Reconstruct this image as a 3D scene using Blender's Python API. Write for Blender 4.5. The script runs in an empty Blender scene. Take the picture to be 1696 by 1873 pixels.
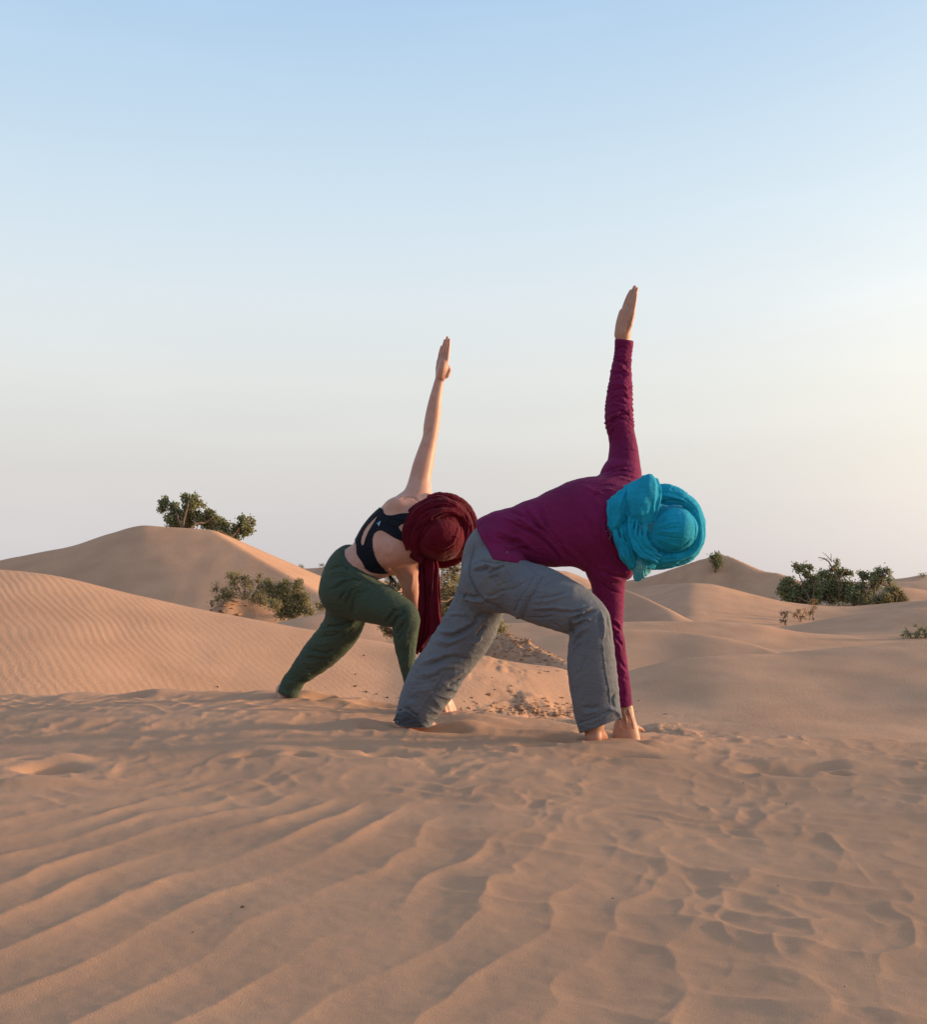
import bpy, math, random, time
import numpy as np
from mathutils import Vector
T0 = time.time()
random.seed(7)
RNG = np.random.default_rng(7)
scene = bpy.context.scene
COL = scene.collection

# ------------------------------------------------------------------ camera, sky, sun, exposure
F, HV, CZ = 2400.0, 1070.0, 0.58          # focal length in photo pixels, row of the horizon, eye height
cam_d = bpy.data.cameras.new('camera')
cam = bpy.data.objects.new('camera', cam_d); COL.objects.link(cam)
cam.location = (0, 0, CZ); cam.rotation_euler = (math.radians(90), 0, 0)
cam_d.sensor_fit = 'VERTICAL'; cam_d.sensor_height = 24
cam_d.lens = 24 * F / 1873; cam_d.shift_y = (HV - 936.5) / 1873
cam_d.clip_start = 0.05; cam_d.clip_end = 3000
scene.camera = cam

SUN_DIR = Vector((0.97, 0.20, 0.112)).normalized()      # towards the low sun, right of the picture
SUN_EL = math.asin(SUN_DIR.z); SUN_AZ = math.atan2(SUN_DIR.x, SUN_DIR.y)
world = bpy.data.worlds.new('World'); scene.world = world; world.use_nodes = True
wn, wl = world.node_tree.nodes, world.node_tree.links
for n in list(wn): wn.remove(n)
out = wn.new('ShaderNodeOutputWorld'); bg = wn.new('ShaderNodeBackground')
sky = wn.new('ShaderNodeTexSky'); sky.sky_type = 'NISHITA'; sky.sun_disc = False
sky.sun_elevation = SUN_EL; sky.sun_rotation = SUN_AZ
sky.dust_density = 3.0; sky.air_density = 1.2; sky.ozone_density = 1.5
geo = wn.new('ShaderNodeTexCoord'); sep = wn.new('ShaderNodeSeparateXYZ')
wl.new(geo.outputs['Generated'], sep.inputs[0])
def wmath(op, a, b=None, c=None):
    n = wn.new('ShaderNodeMath'); n.operation = op
    for i, v in enumerate((a, b, c)):
        if v is None: continue
        if isinstance(v, (int, float)): n.inputs[i].default_value = v
        else: wl.new(v, n.inputs[i])
    return n.outputs[0]
ramp = wn.new('ShaderNodeValToRGB')
wl.new(sep.outputs['Z'], ramp.inputs[0])
def s2l(c): return tuple((v/255/12.92 if v/255 <= .04045 else ((v/255+.055)/1.055)**2.4) for v in c)
stops = [(0.0, (207, 200, 202)), (0.03, (211, 206, 207)), (0.09, (219, 217, 214)), (0.153, (226, 229, 227)), (0.21, (223, 232, 237)), (0.27, (211, 228, 240)),
         (0.34, (194, 218, 238)), (0.42, (172, 204, 235)), (0.65, (162, 193, 227)), (1.0, (158, 186, 219))]
el = ramp.color_ramp.elements
while len(el) < len(stops): el.new(0.5)
for e, (p, c) in zip(el, stops): e.position = p; e.color = (*s2l(c), 1)
# warm glow of the haze around the low sun
dot = wn.new('ShaderNodeVectorMath'); dot.operation = 'DOT_PRODUCT'
wl.new(geo.outputs['Generated'], dot.inputs[0]); dot.inputs[1].default_value = tuple(SUN_DIR)
d0 = wmath('MAXIMUM', dot.outputs['Value'], 0.0)
g1 = wmath('MULTIPLY', wmath('MULTIPLY', wmath('POWER', d0, 3.2), wmath('POWER', 2.718, wmath('MULTIPLY', sep.outputs['Z'], -3.0))), wmath('SUBTRACT', 1.95, wmath('MULTIPLY', wmath('POWER', 2.718, wmath('MULTIPLY', wmath('ABSOLUTE', sep.outputs['Z']), -22.0)), .85)))
g2 = wmath('MULTIPLY', wmath('POWER', d0, 14.0), 0.9)
glow = wmath('ADD', wmath('ADD', g1, g2), wmath('MULTIPLY', wmath('POWER', d0, 6.0), 1.0))
gm = wn.new('ShaderNodeMix'); gm.data_type = 'RGBA'; gm.blend_type = 'ADD'; gm.inputs[0].default_value = 1
gc = wn.new('ShaderNodeMix'); gc.data_type = 'RGBA'; gc.blend_type = 'MULTIPLY'; gc.inputs[0].default_value = 1
wl.new(glow, gc.inputs[6]); gc.inputs[7].default_value = (1.0, 0.80, 0.50, 1)
# thin cirrus streaks low in the sky
mp = wn.new('ShaderNodeMapping'); mp.inputs['Scale'].default_value = (1.6, 1.6, 9)
wl.new(geo.outputs['Generated'], mp.inputs[0])
cn = wn.new('ShaderNodeTexNoise'); cn.inputs['Scale'].default_value = 1.6; cn.inputs['Detail'].default_value = 5
wl.new(mp.outputs[0], cn.inputs[0])
cr = wn.new('ShaderNodeMapRange'); cr.inputs[1].default_value = .5; cr.inputs[2].default_value = .8; cr.inputs[3].default_value = 0; cr.inputs[4].default_value = .05
wl.new(cn.outputs[0], cr.inputs[0])
cm = wn.new('ShaderNodeMix'); cm.data_type = 'RGBA'; cm.blend_type = 'ADD'; cm.inputs[0].default_value = 1
wl.new(ramp.outputs[0], cm.inputs[6]); wl.new(cr.outputs[0], cm.inputs[7])
wl.new(cm.outputs[2], gm.inputs[6]); wl.new(gc.outputs[2], gm.inputs[7])
sk = wn.new('ShaderNodeMix'); sk.data_type = 'RGBA'; sk.blend_type = 'MULTIPLY'; sk.inputs[0].default_value = 1
wl.new(sky.outputs[0], sk.inputs[6]); sk.inputs[7].default_value = (0.1, 0.1, 0.1, 1)      # physical sky at strength 0.1
mx = wn.new('ShaderNodeMix'); mx.data_type = 'RGBA'; mx.inputs[0].default_value = 0.93      # mostly seen through dust haze
wl.new(sk.outputs[2], mx.inputs[6]); wl.new(gm.outputs[2], mx.inputs[7])
wl.new(mx.outputs[2], bg.inputs[0]); bg.inputs[1].default_value = 0.78
wl.new(bg.outputs[0], out.inputs[0])

sun_d = bpy.data.lights.new('sun', 'SUN'); sun_d.energy = 5.0; sun_d.angle = math.radians(5); sun_d.color = (1.0, 0.68, 0.39)
sun = bpy.data.objects.new('sun', sun_d); COL.objects.link(sun)
sun.rotation_euler = (-SUN_DIR).to_track_quat('-Z', 'Y').to_euler()
scene.view_settings.view_transform = 'Standard'; scene.view_settings.look = 'None'
scene.view_settings.exposure = 0.45; scene.view_settings.gamma = 1; scene.view_settings.use_curve_mapping = False
scene.cycles.max_bounces = 6; scene.cycles.use_denoising = True

# ------------------------------------------------------------------ helpers
def P(u, v, Y): return np.array([(u-848.0)*Y/F, Y, CZ-(v-HV)*Y/F])
def fade(t): return t*t*t*(t*(t*6-15)+10)
_perm = np.random.default_rng(11).permutation(256).astype(np.int64)
_perm = np.concatenate([_perm, _perm, _perm])
_g = np.random.default_rng(12).normal(size=(256, 3)); _g /= np.linalg.norm(_g, axis=1)[:, None]
def pn(x, y, z=0.0):
    x, y, z = np.broadcast_arrays(np.asarray(x, float), np.asarray(y, float), np.asarray(z, float))
    xi, yi, zi = np.floor(x).astype(np.int64), np.floor(y).astype(np.int64), np.floor(z).astype(np.int64)
    xf, yf, zf = x-xi, y-yi, z-zi
    u, v, w = fade(xf), fade(yf), fade(zf)
    r = 0
    for dx in (0, 1):
        for dy in (0, 1):
            for dz in (0, 1):
                h = _perm[_perm[_perm[(xi+dx) & 255]+((yi+dy) & 255)]+((zi+dz) & 255)]
                g = _g[h]
                d = g[..., 0]*(xf-dx)+g[..., 1]*(yf-dy)+g[..., 2]*(zf-dz)
                r = r + d*(u if dx else 1-u)*(v if dy else 1-v)*(w if dz else 1-w)
    return r*1.5
def fbm(x, y, z=0.0, o=4):
    s = 0; a = 1.0; f = 1.0
    for i in range(o):
        s = s+a*pn(x*f+i*17.3, y*f+i*9.1, np.asarray(z)*f+i*3.7); a *= .5; f *= 2.03
    return s
def sstep(a, b, x):
    t = np.clip((x-a)/(b-a), 0, 1); return t*t*(3-2*t)

def mesh_obj(name, V, Fc, mat, parent=None, smooth=True, uv=None):
    me = bpy.data.meshes.new(name)
    V = np.asarray(V, np.float32)
    if isinstance(Fc, np.ndarray):
        n, k = Fc.shape
        me.vertices.add(len(V)); me.vertices.foreach_set('co', V.ravel())
        me.loops.add(n*k); me.loops.foreach_set('vertex_index', Fc.astype(np.int32).ravel())
        me.polygons.add(n)
        me.polygons.foreach_set('loop_start', np.arange(0, n*k, k, dtype=np.int32))
        me.polygons.foreach_set('loop_total', np.full(n, k, np.int32))
        me.update(calc_edges=True)
    else:
        me.from_pydata([tuple(map(float, v)) for v in V], [], Fc); me.update()
    if smooth: me.polygons.foreach_set('use_smooth', np.ones(len(me.polygons), bool))
    if mat: me.materials.append(mat)
    o = bpy.data.objects.new(name, me); COL.objects.link(o)
    if parent: o.parent = parent
    return o
def tag(o, label=None, cat=None, group=None, kind=None):
    if label: o['label'] = label
    if cat: o['category'] = cat
    if group: o['group'] = group
    if kind: o['kind'] = kind
    return o
def vnormals(V, Q):
    a, b, c, d = V[Q[:, 0]], V[Q[:, 1]], V[Q[:, 2]], V[Q[:, 3]]
    fn = np.cross(c-a, d-b); N = np.zeros_like(V)
    for k in range(4):
        for ax in range(3):
            N[:, ax] += np.bincount(Q[:, k], fn[:, ax], len(V))
    return N/(np.linalg.norm(N, axis=1)[:, None]+1e-12)

# ------------------------------------------------------------------ materials
class M:
    def __init__(s, name, rough=.8, spec=.3):
        s.m = bpy.data.materials.new(name); s.m.use_nodes = True
        s.n, s.l = s.m.node_tree.nodes, s.m.node_tree.links
        s.b = s.n['Principled BSDF']; s.b.inputs['Roughness'].default_value = rough
        s.b.inputs['Specular IOR Level'].default_value = spec
        s.tc = s.n.new('ShaderNodeTexCoord').outputs['Object']
    def noise(s, scale, detail=4, vec=None, stretch=None, rough=.5, dist=0):
        v = vec or s.tc
        if stretch:
            mp = s.n.new('ShaderNodeMapping'); mp.inputs['Scale'].default_value = stretch; s.l.new(v, mp.inputs[0]); v = mp.outputs[0]
        t = s.n.new('ShaderNodeTexNoise'); t.inputs['Scale'].default_value = scale; t.inputs['Detail'].default_value = detail
        t.inputs['Roughness'].default_value = rough; t.inputs['Distortion'].default_value = dist
        s.l.new(v, t.inputs[0]); return t.outputs[0]
    def mr(s, v, a, b, c, d):
        n = s.n.new('ShaderNodeMapRange'); s.l.new(v, n.inputs[0])
        for i, x in enumerate((a, b, c, d)): n.inputs[i+1].default_value = x
        return n.outputs[0]
    def mix(s, fac, a, b, mode='MIX'):
        n = s.n.new('ShaderNodeMix'); n.data_type = 'RGBA'; n.blend_type = mode
        for i, x in ((0, fac), (6, a), (7, b)):
            if isinstance(x, tuple): n.inputs[i].default_value = (*x, 1)
            elif isinstance(x, (int, float)): n.inputs[i].default_value = x
            else: s.l.new(x, n.inputs[i])
        return n.outputs[2]
    def math(s, op, a, b=0.0):
        n = s.n.new('ShaderNodeMath'); n.operation = op
        for i, x in enumerate((a, b)):
            if isinstance(x, (int, float)): n.inputs[i].default_value = x
            else: s.l.new(x, n.inputs[i])
        return n.outputs[0]
    def color(s, c):
        if isinstance(c, tuple): s.b.inputs['Base Color'].default_value = (*c, 1)
        else: s.l.new(c, s.b.inputs['Base Color'])
    def bump(s, h, dist, strength=1.0, prev=None):
        n = s.n.new('ShaderNodeBump'); n.inputs['Distance'].default_value = dist; n.inputs['Strength'].default_value = strength
        s.l.new(h, n.inputs['Height'])
        if prev: s.l.new(prev, n.inputs['Normal'])
        s.l.new(n.outputs[0], s.b.inputs['Normal']); return n.outputs[0]

SAND_A, SAND_B = (0.515, 0.288, 0.176), (0.438, 0.240, 0.145)
def sand_material(name, fine, ripples):
    m = M(name, .95, .12)
    c = m.mix(m.mr(m.noise(1.3, 5), .35, .65, 0, 1), SAND_A, SAND_B)
    c = m.mix(m.mr(m.noise(fine, 2, rough=.7), .35, .7, 0, .28), c, (0.29, 0.145, 0.085))
    c = m.mix(m.mr(m.noise(fine*1.3, 1, rough=.7), .58, .75, 0, .35), c, (0.66, 0.42, 0.27))
    c = m.mix(m.mr(m.noise(.35, 3), .45, .7, 0, .35), c, (0.45, 0.255, 0.16))
    at = m.n.new('ShaderNodeAttribute'); at.attribute_name = 'crust'
    c = m.mix(m.math('MULTIPLY', at.outputs['Fac'], m.mr(m.noise(6, 6), .4, .6, .2, 1)), c, (0.33, 0.185, 0.115))
    m.color(c)
    nb = m.bump(m.noise(fine*.9, 3, rough=.7), .0026 if fine > 300 else .006, .8)
    nb = m.bump(m.noise(fine*.16, 4), .005, .18, nb)
    if ripples:
        ra = m.n.new('ShaderNodeAttribute'); ra.attribute_name = 'rip'
        w = m.n.new('ShaderNodeTexWave'); w.wave_type = 'BANDS'; w.bands_direction = 'X'
        w.wave_profile = 'SIN'
        mp = m.n.new('ShaderNodeMapping'); mp.inputs['Rotation'].default_value = (0, 0, math.radians(-28)); mp.inputs['Scale'].default_value = (1, 1, 0.2)
        m.l.new(m.tc, mp.inputs[0]); m.l.new(mp.outputs[0], w.inputs[0])
        w.inputs['Scale'].default_value = 4.9; w.inputs['Distortion'].default_value = 7.5; w.inputs['Detail'].default_value = 3
        w.inputs['Detail Scale'].default_value = .28; w.inputs['Detail Roughness'].default_value = .45
        nb = m.bump(m.math('MULTIPLY', w.outputs['Fac'], ra.outputs['Fac']), .0019, 1.0, nb)
        w2 = m.noise(4.0, 4, stretch=(1.0, .35, 1), dist=.6)
        nb = m.bump(w2, .02, .25, nb)
    return m.m
MAT_SAND = sand_material('sand_near', 420, False)
MAT_DUNE = sand_material('sand_far', 60, True)

def skin_material(name, c1, c2):
    m = M(name, .5, .35)
    c = m.mix(m.mr(m.noise(9, 4), .35, .65, 0, 1), c1, c2)
    c = m.mix(m.mr(m.noise(34, 4), .5, .75, 0, .45), c, (c2[0]*.95, c2[1]*.68, c2[2]*.66))
    m.color(c)
    m.b.inputs['Subsurface Weight'].default_value = .12; m.b.inputs['Subsurface Radius'].default_value = (.012, .005, .003)
    m.b.inputs['Subsurface Scale'].default_value = 1.0
    m.bump(m.noise(160, 4), .0012, .4)
    return m.m
def cloth_material(name, c1, c2, weave=900, rough=.85, trans=None, tw=.3, var=9, sheen=.04):
    m = M(name, rough, .2)
    c = m.mix(m.mr(m.noise(var, 5), .35, .65, 0, 1), c1, c2)
    m.color(c)
    m.b.inputs['Sheen Weight'].default_value = sheen; m.b.inputs['Sheen Roughness'].default_value = .4
    nb = m.bump(m.noise(weave, 2, rough=.8), .0008, .6)
    nb = m.bump(m.noise(55, 4), .0035, .4, nb)
    m.bump(m.noise(16, 5, stretch=(1, 1, 2.2), rough=.6, dist=1.2), .016, .45, nb)
    if trans:
        t = m.n.new('ShaderNodeBsdfTranslucent'); t.inputs[0].default_value = (*trans, 1)
        ms = m.n.new('ShaderNodeMixShader'); ms.inputs[0].default_value = tw
        o = m.n['Material Output']
        m.l.new(m.b.outputs[0], ms.inputs[1]); m.l.new(t.outputs[0], ms.inputs[2]); m.l.new(ms.outputs[0], o.inputs[0])
    return m.m
MAT_SKIN_W = skin_material('skin_fair', (0.52, 0.285, 0.215), (0.46, 0.225, 0.165))
MAT_SKIN_M = skin_material('skin_tanned', (0.50, 0.26, 0.17), (0.40, 0.185, 0.12))
MAT_GREY = cloth_material('grey_cotton', (0.120, 0.127, 0.150), (0.138, 0.143, 0.158), 700)
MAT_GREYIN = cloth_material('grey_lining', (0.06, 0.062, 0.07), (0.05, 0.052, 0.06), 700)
MAT_SHIRT = cloth_material('magenta_jersey', (0.165, 0.008, 0.068), (0.135, 0.006, 0.054), 1100)
MAT_GREEN = cloth_material('green_cotton', (0.050, 0.070, 0.047), (0.041, 0.060, 0.042), 700)
MAT_BLACK = cloth_material('black_jersey', (0.004, 0.005, 0.010), (0.005, 0.006, 0.012), 1200, .8, sheen=.05)
MAT_RED = cloth_material('crimson_cotton', (0.115, 0.002, 0.014), (0.080, 0.0015, 0.010), 800, .85, (0.5, 0.01, 0.02), .22, sheen=.1)
MAT_BLUE = cloth_material('turquoise_cotton', (0.006, 0.34, 0.54), (0.010, 0.29, 0.46), 800, .85, (0.05, 0.55, 0.55), .18)
MAT_BLUE2 = cloth_material('turquoise_faded', (0.05, 0.30, 0.36), (0.10, 0.33, 0.36), 800, .85)

# ------------------------------------------------------------------ terrain
def interp(u, pts, ext=None):
    xs = [p[0] for p in pts]; return [np.interp(u, xs, [p[i] for p in pts]) for i in range(1, len(pts[0]))]
def smooth1(u, pts):
    xs = np.array([p[0] for p in pts], float); o = []
    for i in range(1, len(pts[0])):
        ys = np.array([p[i] for p in pts], float)
        m = np.gradient(ys, xs)
        k = np.clip(np.searchsorted(xs, u)-1, 0, len(xs)-2)
        h = xs[k+1]-xs[k]; t = np.clip((u-xs[k])/h, 0, 1)
        o.append((2*t**3-3*t**2+1)*ys[k]+(t**3-2*t**2+t)*h*m[k]+(-2*t**3+3*t**2)*ys[k+1]+(t**3-t**2)*h*m[k+1])
    return o
def grid_faces(nr, nc):
    i = np.arange(nr*nc).reshape(nr, nc)
    return np.stack([i[:-1, :-1], i[:-1, 1:], i[1:, 1:], i[1:, :-1]], -1).reshape(-1, 4)

# crest of the near dune: photo column, photo row, distance
FG_CREST = [(-900, 1300, 6.3), (-300, 1280, 6.4), (0, 1274, 6.3), (300, 1269, 6.3), (520, 1266, 6.2), (620, 1275, 6.1), (720, 1285, 6.0), (800, 1296, 5.9), (880, 1304, 5.7),
            (1000, 1322, 5.5), (1100, 1340, 5.35), (1200, 1345, 5.35), (1300, 1351, 5.4), (1500, 1352, 5.5), (1696, 1360, 5.5), (2200, 1372, 5.4), (2800, 1380, 5.4)]
def gauss(x, y, cx, cy, sx, sy, a=0.0):
    c, s = math.cos(a), math.sin(a); dx, dy = x-cx, y-cy
    X, Y = dx*c+dy*s, -dx*s+dy*c
    return np.exp(-((X/sx)**2+(Y/sy)**2)**1.35)
def saw(t, c=.74):
    t = t-np.floor(t)
    up = t/c; dn = (1-t)/(1-c)
    s = np.minimum(up, dn)
    return sstep(0, 1, s)*.55+s*.45
def cusp(t, c=.6, pl=2.0, pr=2.2):
    """ripple profile with a knife-edge crest: a slow windward rise and a steep, quickly flattening lee"""
    t = t-np.floor(t)
    return np.where(t < c, (t/c)**pl, ((1-t)/(1-c))**pr)
# pits, heaps and prints in the near sand: x, y, sx, sy, height, angle
BUMPS = []
def bump_px(u, v, Y, wu, sy, h, a=0.0):
    BUMPS.append(((u-848)*Y/F, Y, wu*Y/F, sy, h, a))
bump_px(92, 1412, 4.08, 48, .09, -.044, .25); bump_px(70, 1445, 3.8, 95, .045, .016, .25); bump_px(118, 1398, 4.3, 40, .06, .016, .2)
bump_px(712, 1379, 4.45, 46, .07, -.028, -.15); bump_px(700, 1395, 4.25, 66, .05, .012); bump_px(640, 1374, 4.55, 42, .05, -.016); bump_px(655, 1362, 4.75, 60, .06, .010)
bump_px(465, 1388, 4.35, 34, .05, -.018, .2); bump_px(545, 1388, 4.35, 26, .04, -.014); bump_px(490, 1378, 4.5, 50, .05, .008)
bump_px(1425, 1392, 4.42, 62, .10, -.030, .1); bump_px(1495, 1384, 4.50, 46, .07, -.018, .1); bump_px(1560, 1376, 4.60, 40, .07, .016, .1); bump_px(1440, 1412, 4.16, 110, .04, .010); bump_px(1530, 1388, 4.35, 28, .04, -.016)
# disturbed sand round the feet
bump_px(1010, 1342, 4.90, 36, .08, -.036, .2); bump_px(1012, 1328, 5.10, 60, .07, .014); bump_px(975, 1352, 4.72, 36, .05, -.012)
bump_px(1085, 1352, 4.66, 60, .055, .016); bump_px(1150, 1350, 4.74, 46, .06, .020, -.1); bump_px(1145, 1366, 4.56, 60, .04, -.018, -.1); bump_px(1200, 1346, 4.86, 32, .06, .020); bump_px(1230, 1350, 4.85, 24, .06, .008)
bump_px(1165, 1376, 4.44, 64, .035, .012); bump_px(1096, 1346, 4.765, 46, .045, .017); bump_px(1146, 1345, 4.925, 40, .045, .013)
bump_px(660, 1322, 5.15, 44, .12, .018, .2); bump_px(680, 1332, 5.05, 26, .05, -.012); bump_px(700, 1318, 5.3, 40, .08, .014)
bump_px(825, 1326, 5.10, 32, .05, -.018); bump_px(850, 1318, 5.25, 44, .08, .020); bump_px(760, 1340, 4.95, 62, .05, .010); bump_px(775, 1328, 5.12, 50, .06, -.012)
bump_px(850, 1300, 5.45, 75, .10, .024, -.2); bump_px(905, 1312, 5.35, 46, .06, .012, -.2)
bump_px(485, 1262, 6.15, 36, .09, .014); bump_px(560, 1270, 6.10, 40, .09, .020); bump_px(600, 1278, 6.0, 40, .06, -.016); bump_px(640, 1278, 5.95, 50, .06, .014); bump_px(700, 1283, 5.95, 60, .06, -.014)
bump_px(150, 1266, 6.25, 40, .10, .014); bump_px(120, 1267, 6.2, 22, .10, .012); bump_px(300, 1264, 6.25, 60, .12, .020); bump_px(245, 1268, 6.15, 26, .08, -.012); bump_px(375, 1264, 6.2, 50, .12, .010)
def fg_height(x, y):
    u = x/y*F+848
    vc, Yc = smooth1(u, FG_CREST)
    zc = CZ-(vc-HV)*Yc/F
    d = Yc-y
    base = np.where(d > 0, zc+(-.012-zc)*(1-np.exp(-np.maximum(d, 0)/2.2))-.010*np.maximum(d, 0)*np.exp(-np.maximum(d, 0)), zc)
    back = np.maximum(-d, 0)
    base = base-np.where(d <= 0, (np.sqrt(back**2+.16)-.4)*.62, 0)
    base = base+.022*fbm(x*.8+3, y*.8, 0, 3)
    # wind ripples: gentle windward face rising to the right, steep lee facing the sun
    wx = .34*fbm(x*1.1+5, y*.8+1, 2.2, 3); wy = fbm(x*3.2, y*2.1, 7.7, 3)
    right = sstep(-.35, .55, x+.10*(y-2.6))
    far = sstep(2.9, 4.2, y)
    mess = np.clip(right*.9+far*.75, 0, 1)
    q = (x*1.0-y*.36)+.05*wx+wy*(.035+.075*mess)+(.05*pn(x*6.5, y*3.5, 3)+.06*pn(x*3.6+4, y*5.2, 13)+.022*pn(x*9, y*12, 23))*mess
    t = q/.158+.6*wx+.30*pn(x*2.6, y*1.5, 17)
    amp = .0056*np.clip(.72+1.15*fbm(x*2.3, y*1.7, 9, 2), .12, 1.5)*(1-.35*mess)
    r = cusp(t, .66)*amp*1.22
    # scalloped cross ripples where the pattern breaks up
    q2 = (x*.55+y*1.0)+.10*fbm(x*3.3+9, y*2.4, 4, 3)+.06*wy
    r2 = cusp(-q2/.215+1.3*pn(x*2.6, y*1.7, 5), .35)*.0075*(.35+sstep(-.3, .35, fbm(x*2.6, y*2.6, 15, 2)))
    r3 = cusp((x*.9-y*.25+.09*fbm(x*5, y*3, 6, 3))/.105, .66)*.0045*sstep(-.15, .4, fbm(x*3.1, y*2.0, 21, 2))
    lump = np.maximum(fbm(x*6.0+2, y*3.6, 8, 3), -.35)*.0045
    z = base+r*(1+.15*mess)+mess*(r2*.8+r3*.9+lump)
    fadeout = 1-sstep(6.8, 7.6, y)*.6
    z = base+(z-base)*fadeout
    for (cx, cy, sx, sy, h, a) in BUMPS:
        h = h*(1.8 if h < 0 else 1.35)
        g = gauss(x, y, cx, cy, sx, sy, a)
        z = z+h*g-(z-base)*.75*g
        if h < -.02:
            ring = gauss(x, y, cx, cy, sx*1.5, sy*1.6, a)-g
            z = z+.012*ring
    z = z+.0012*fbm(x*22, y*22, 1, 2)
    return z
def ground_z(x, y): return float(fg_height(np.array([x]), np.array([y]))[0])

nu = np.concatenate([np.linspace(-800, -60, 50)[:-1], np.linspace(-60, 1760, 620), np.linspace(1760, 2600, 50)[1:]])
vr = np.linspace(2500, 1330, 520)
yr = np.concatenate([.60*F/(vr-1070), np.linspace(.60*F/260, 6.9, 150)[1:], np.linspace(6.9, 9.0, 22)[1:]])
U, Y = np.meshgrid(nu, yr)
X = (U-848)*Y/F
Z = fg_height(X, Y)
near = tag(mesh_obj('near_dune_sand', np.stack([X, Y, Z], -1).reshape(-1, 3), grid_faces(*X.shape), MAT_SAND), kind='structure')

_UG = np.linspace(-2500, 4000, 3251)
def crest_blend(u, d, pts, sig, scale):
    """crest height and distance; further down the face the crest's corners are smoothed away"""
    vg, Yg = smooth1(_UG, pts); zg = CZ-(vg-HV)*Yg/F
    k = np.exp(-.5*(np.arange(-150, 151)*2/sig)**2); k /= k.sum()
    zs_ = np.convolve(np.pad(zg, 150, mode='edge'), k, mode='valid')
    z0, Y0 = np.interp(u, _UG, zg), np.interp(u, _UG, Yg)
    return z0, Y0, np.interp(u, _UG, zs_)
# dunes behind: crest lines (photo column, photo row, distance), front slope, back slope, crest radius
NEG = -3000
DUNES = [
 # far dunes on the horizon
 ([(-1200,1062,110),(0,1064,110),(540,1040,75),(585,1038,75),(612,1031,72),(640,1040,72),(700,1062,70),(900,1066,90),(985,1054,80),(1000,1047,75),(1035,1044,75),(1055,1050,75),(1085,1062,75),(1120,1066,80),(1200,1068,110),(1560,1064,90),(1600,1062,90),(1660,1056,88),(1690,1051,88),(1740,1056,88),(2000,1064,110),(3000,1062,120)], .10, .12, 1.5),
 ([(900,1110,60),(1080,1078,60),(1130,1066,60),(1185,1056,60),(1240,1038,58),(1290,1021,57),(1327,1016,57),(1360,1029,56.2),(1400,1046,55.4),(1425,1050,55),(1460,1062,54.5),(1560,1082,53),(1700,1082,53),(1900,1090,53)], .50, .30, .25),
 ([(1380,1110,50),(1500,1072,50),(1580,1065,48),(1640,1064,48),(1700,1063,48),(1850,1058,50),(2200,1066,50)], .10, .2, .8),
 ([(1480,1100,42),(1560,1082,42),(1640,1074,40),(1700,1080,40),(1800,1092,40),(2300,1085,42)], .09, .2, .8),
 # pale sunlit dune in the middle distance, right
 ([(1000,1098,38),(1100,1088,37),(1150,1080,36),(1210,1070,35),(1262,1067,34),(1300,1069,34),(1340,1077,34),(1385,1089,34),(1430,1099,34),(1500,1108,34),(1560,1109,34),(1620,1103,34),(1700,1098,33),(2000,1090,34),(2600,1080,36)], .13, .25, .6),
 # small ridge running down to the right
 ([(900,1110,31),(1040,1085,30),(1100,1075,29),(1145,1080,28),(1185,1095,27),(1230,1117,26),(1262,1134,25.5),(1320,1150,25),(1500,1190,25)], .26, .3, .25),
 # right, crossing dune
 ([(1300,1185,28),(1400,1158,28),(1430,1147,28),(1475,1139,28),(1530,1130,28),(1600,1120,28),(1700,1112,28),(2000,1098,28),(2600,1080,30)], .14, .25, .6),
 ([(740,1150,22),(880,1142,22),(1000,1140,22),(1140,1139,22),(1250,1137,22),(1330,1139,22),(1400,1145,22),(1450,1155,22),(1520,1162,22),(1600,1166,22),(1660,1166,22),(1900,1170,22)], .15, .25, .4),
 ([(900,1172,17.5),(1060,1158,17.5),(1140,1154,17.5),(1220,1155,17.5),(1300,1163,17),(1380,1178,16.5),(1432,1194,16),(1500,1215,16),(1700,1260,16)], .16, .3, .2),
 # big grey slope, right
 ([(900,1300,12.0),(1040,1262,12.0),(1140,1229,12.0),(1180,1218,12.2),(1235,1205,12.4),(1300,1198,12.5),(1430,1195,12.8),(1500,1190,13),(1580,1180,13.2),(1696,1168,13.4),(2000,1140,14),(2700,1090,15)], .13, .24, .9),
 # mound of broken ground behind the people
 ([(600,1230,15),(720,1180,14.5),(800,1158,14.2),(870,1148,14),(915,1155,13.6),(960,1172,13.2),(1010,1195,12.6),(1050,1214,12.2),(1120,1250,12)], .30, .3, .3),
 # left: long sunlit dune
 ([(-1600,930,12),(-800,975,11.6),(-300,1020,11.2),(0,1043,11),(60,1050,11),(150,1066,11),(250,1087,11),(350,1108,11),(450,1127,11),(550,1148,11),(620,1162,11),(700,1173,11),(780,1187,10.8),(860,1198,10.8),(960,1213,10.9),(1040,1226,11),(1120,1275,10.8),(1200,1340,10.5)], .235, .32, .55),
 # low swell behind it
 ([(380,1185,15.5),(480,1150,15.5),(520,1138,15.5),(565,1128,15.6),(610,1122,15.8),(680,1122,16),(760,1134,16.2),(840,1150,16.2),(960,1180,16)], .16, .3, .4),
 # mound that carries the left bush
 ([(330,1170,17.5),(375,1128,17.6),(410,1100,17.8),(435,1092,18),(470,1098,18),(510,1112,18),(550,1130,18),(620,1150,18)], .5, .35, .3),
]
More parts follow.
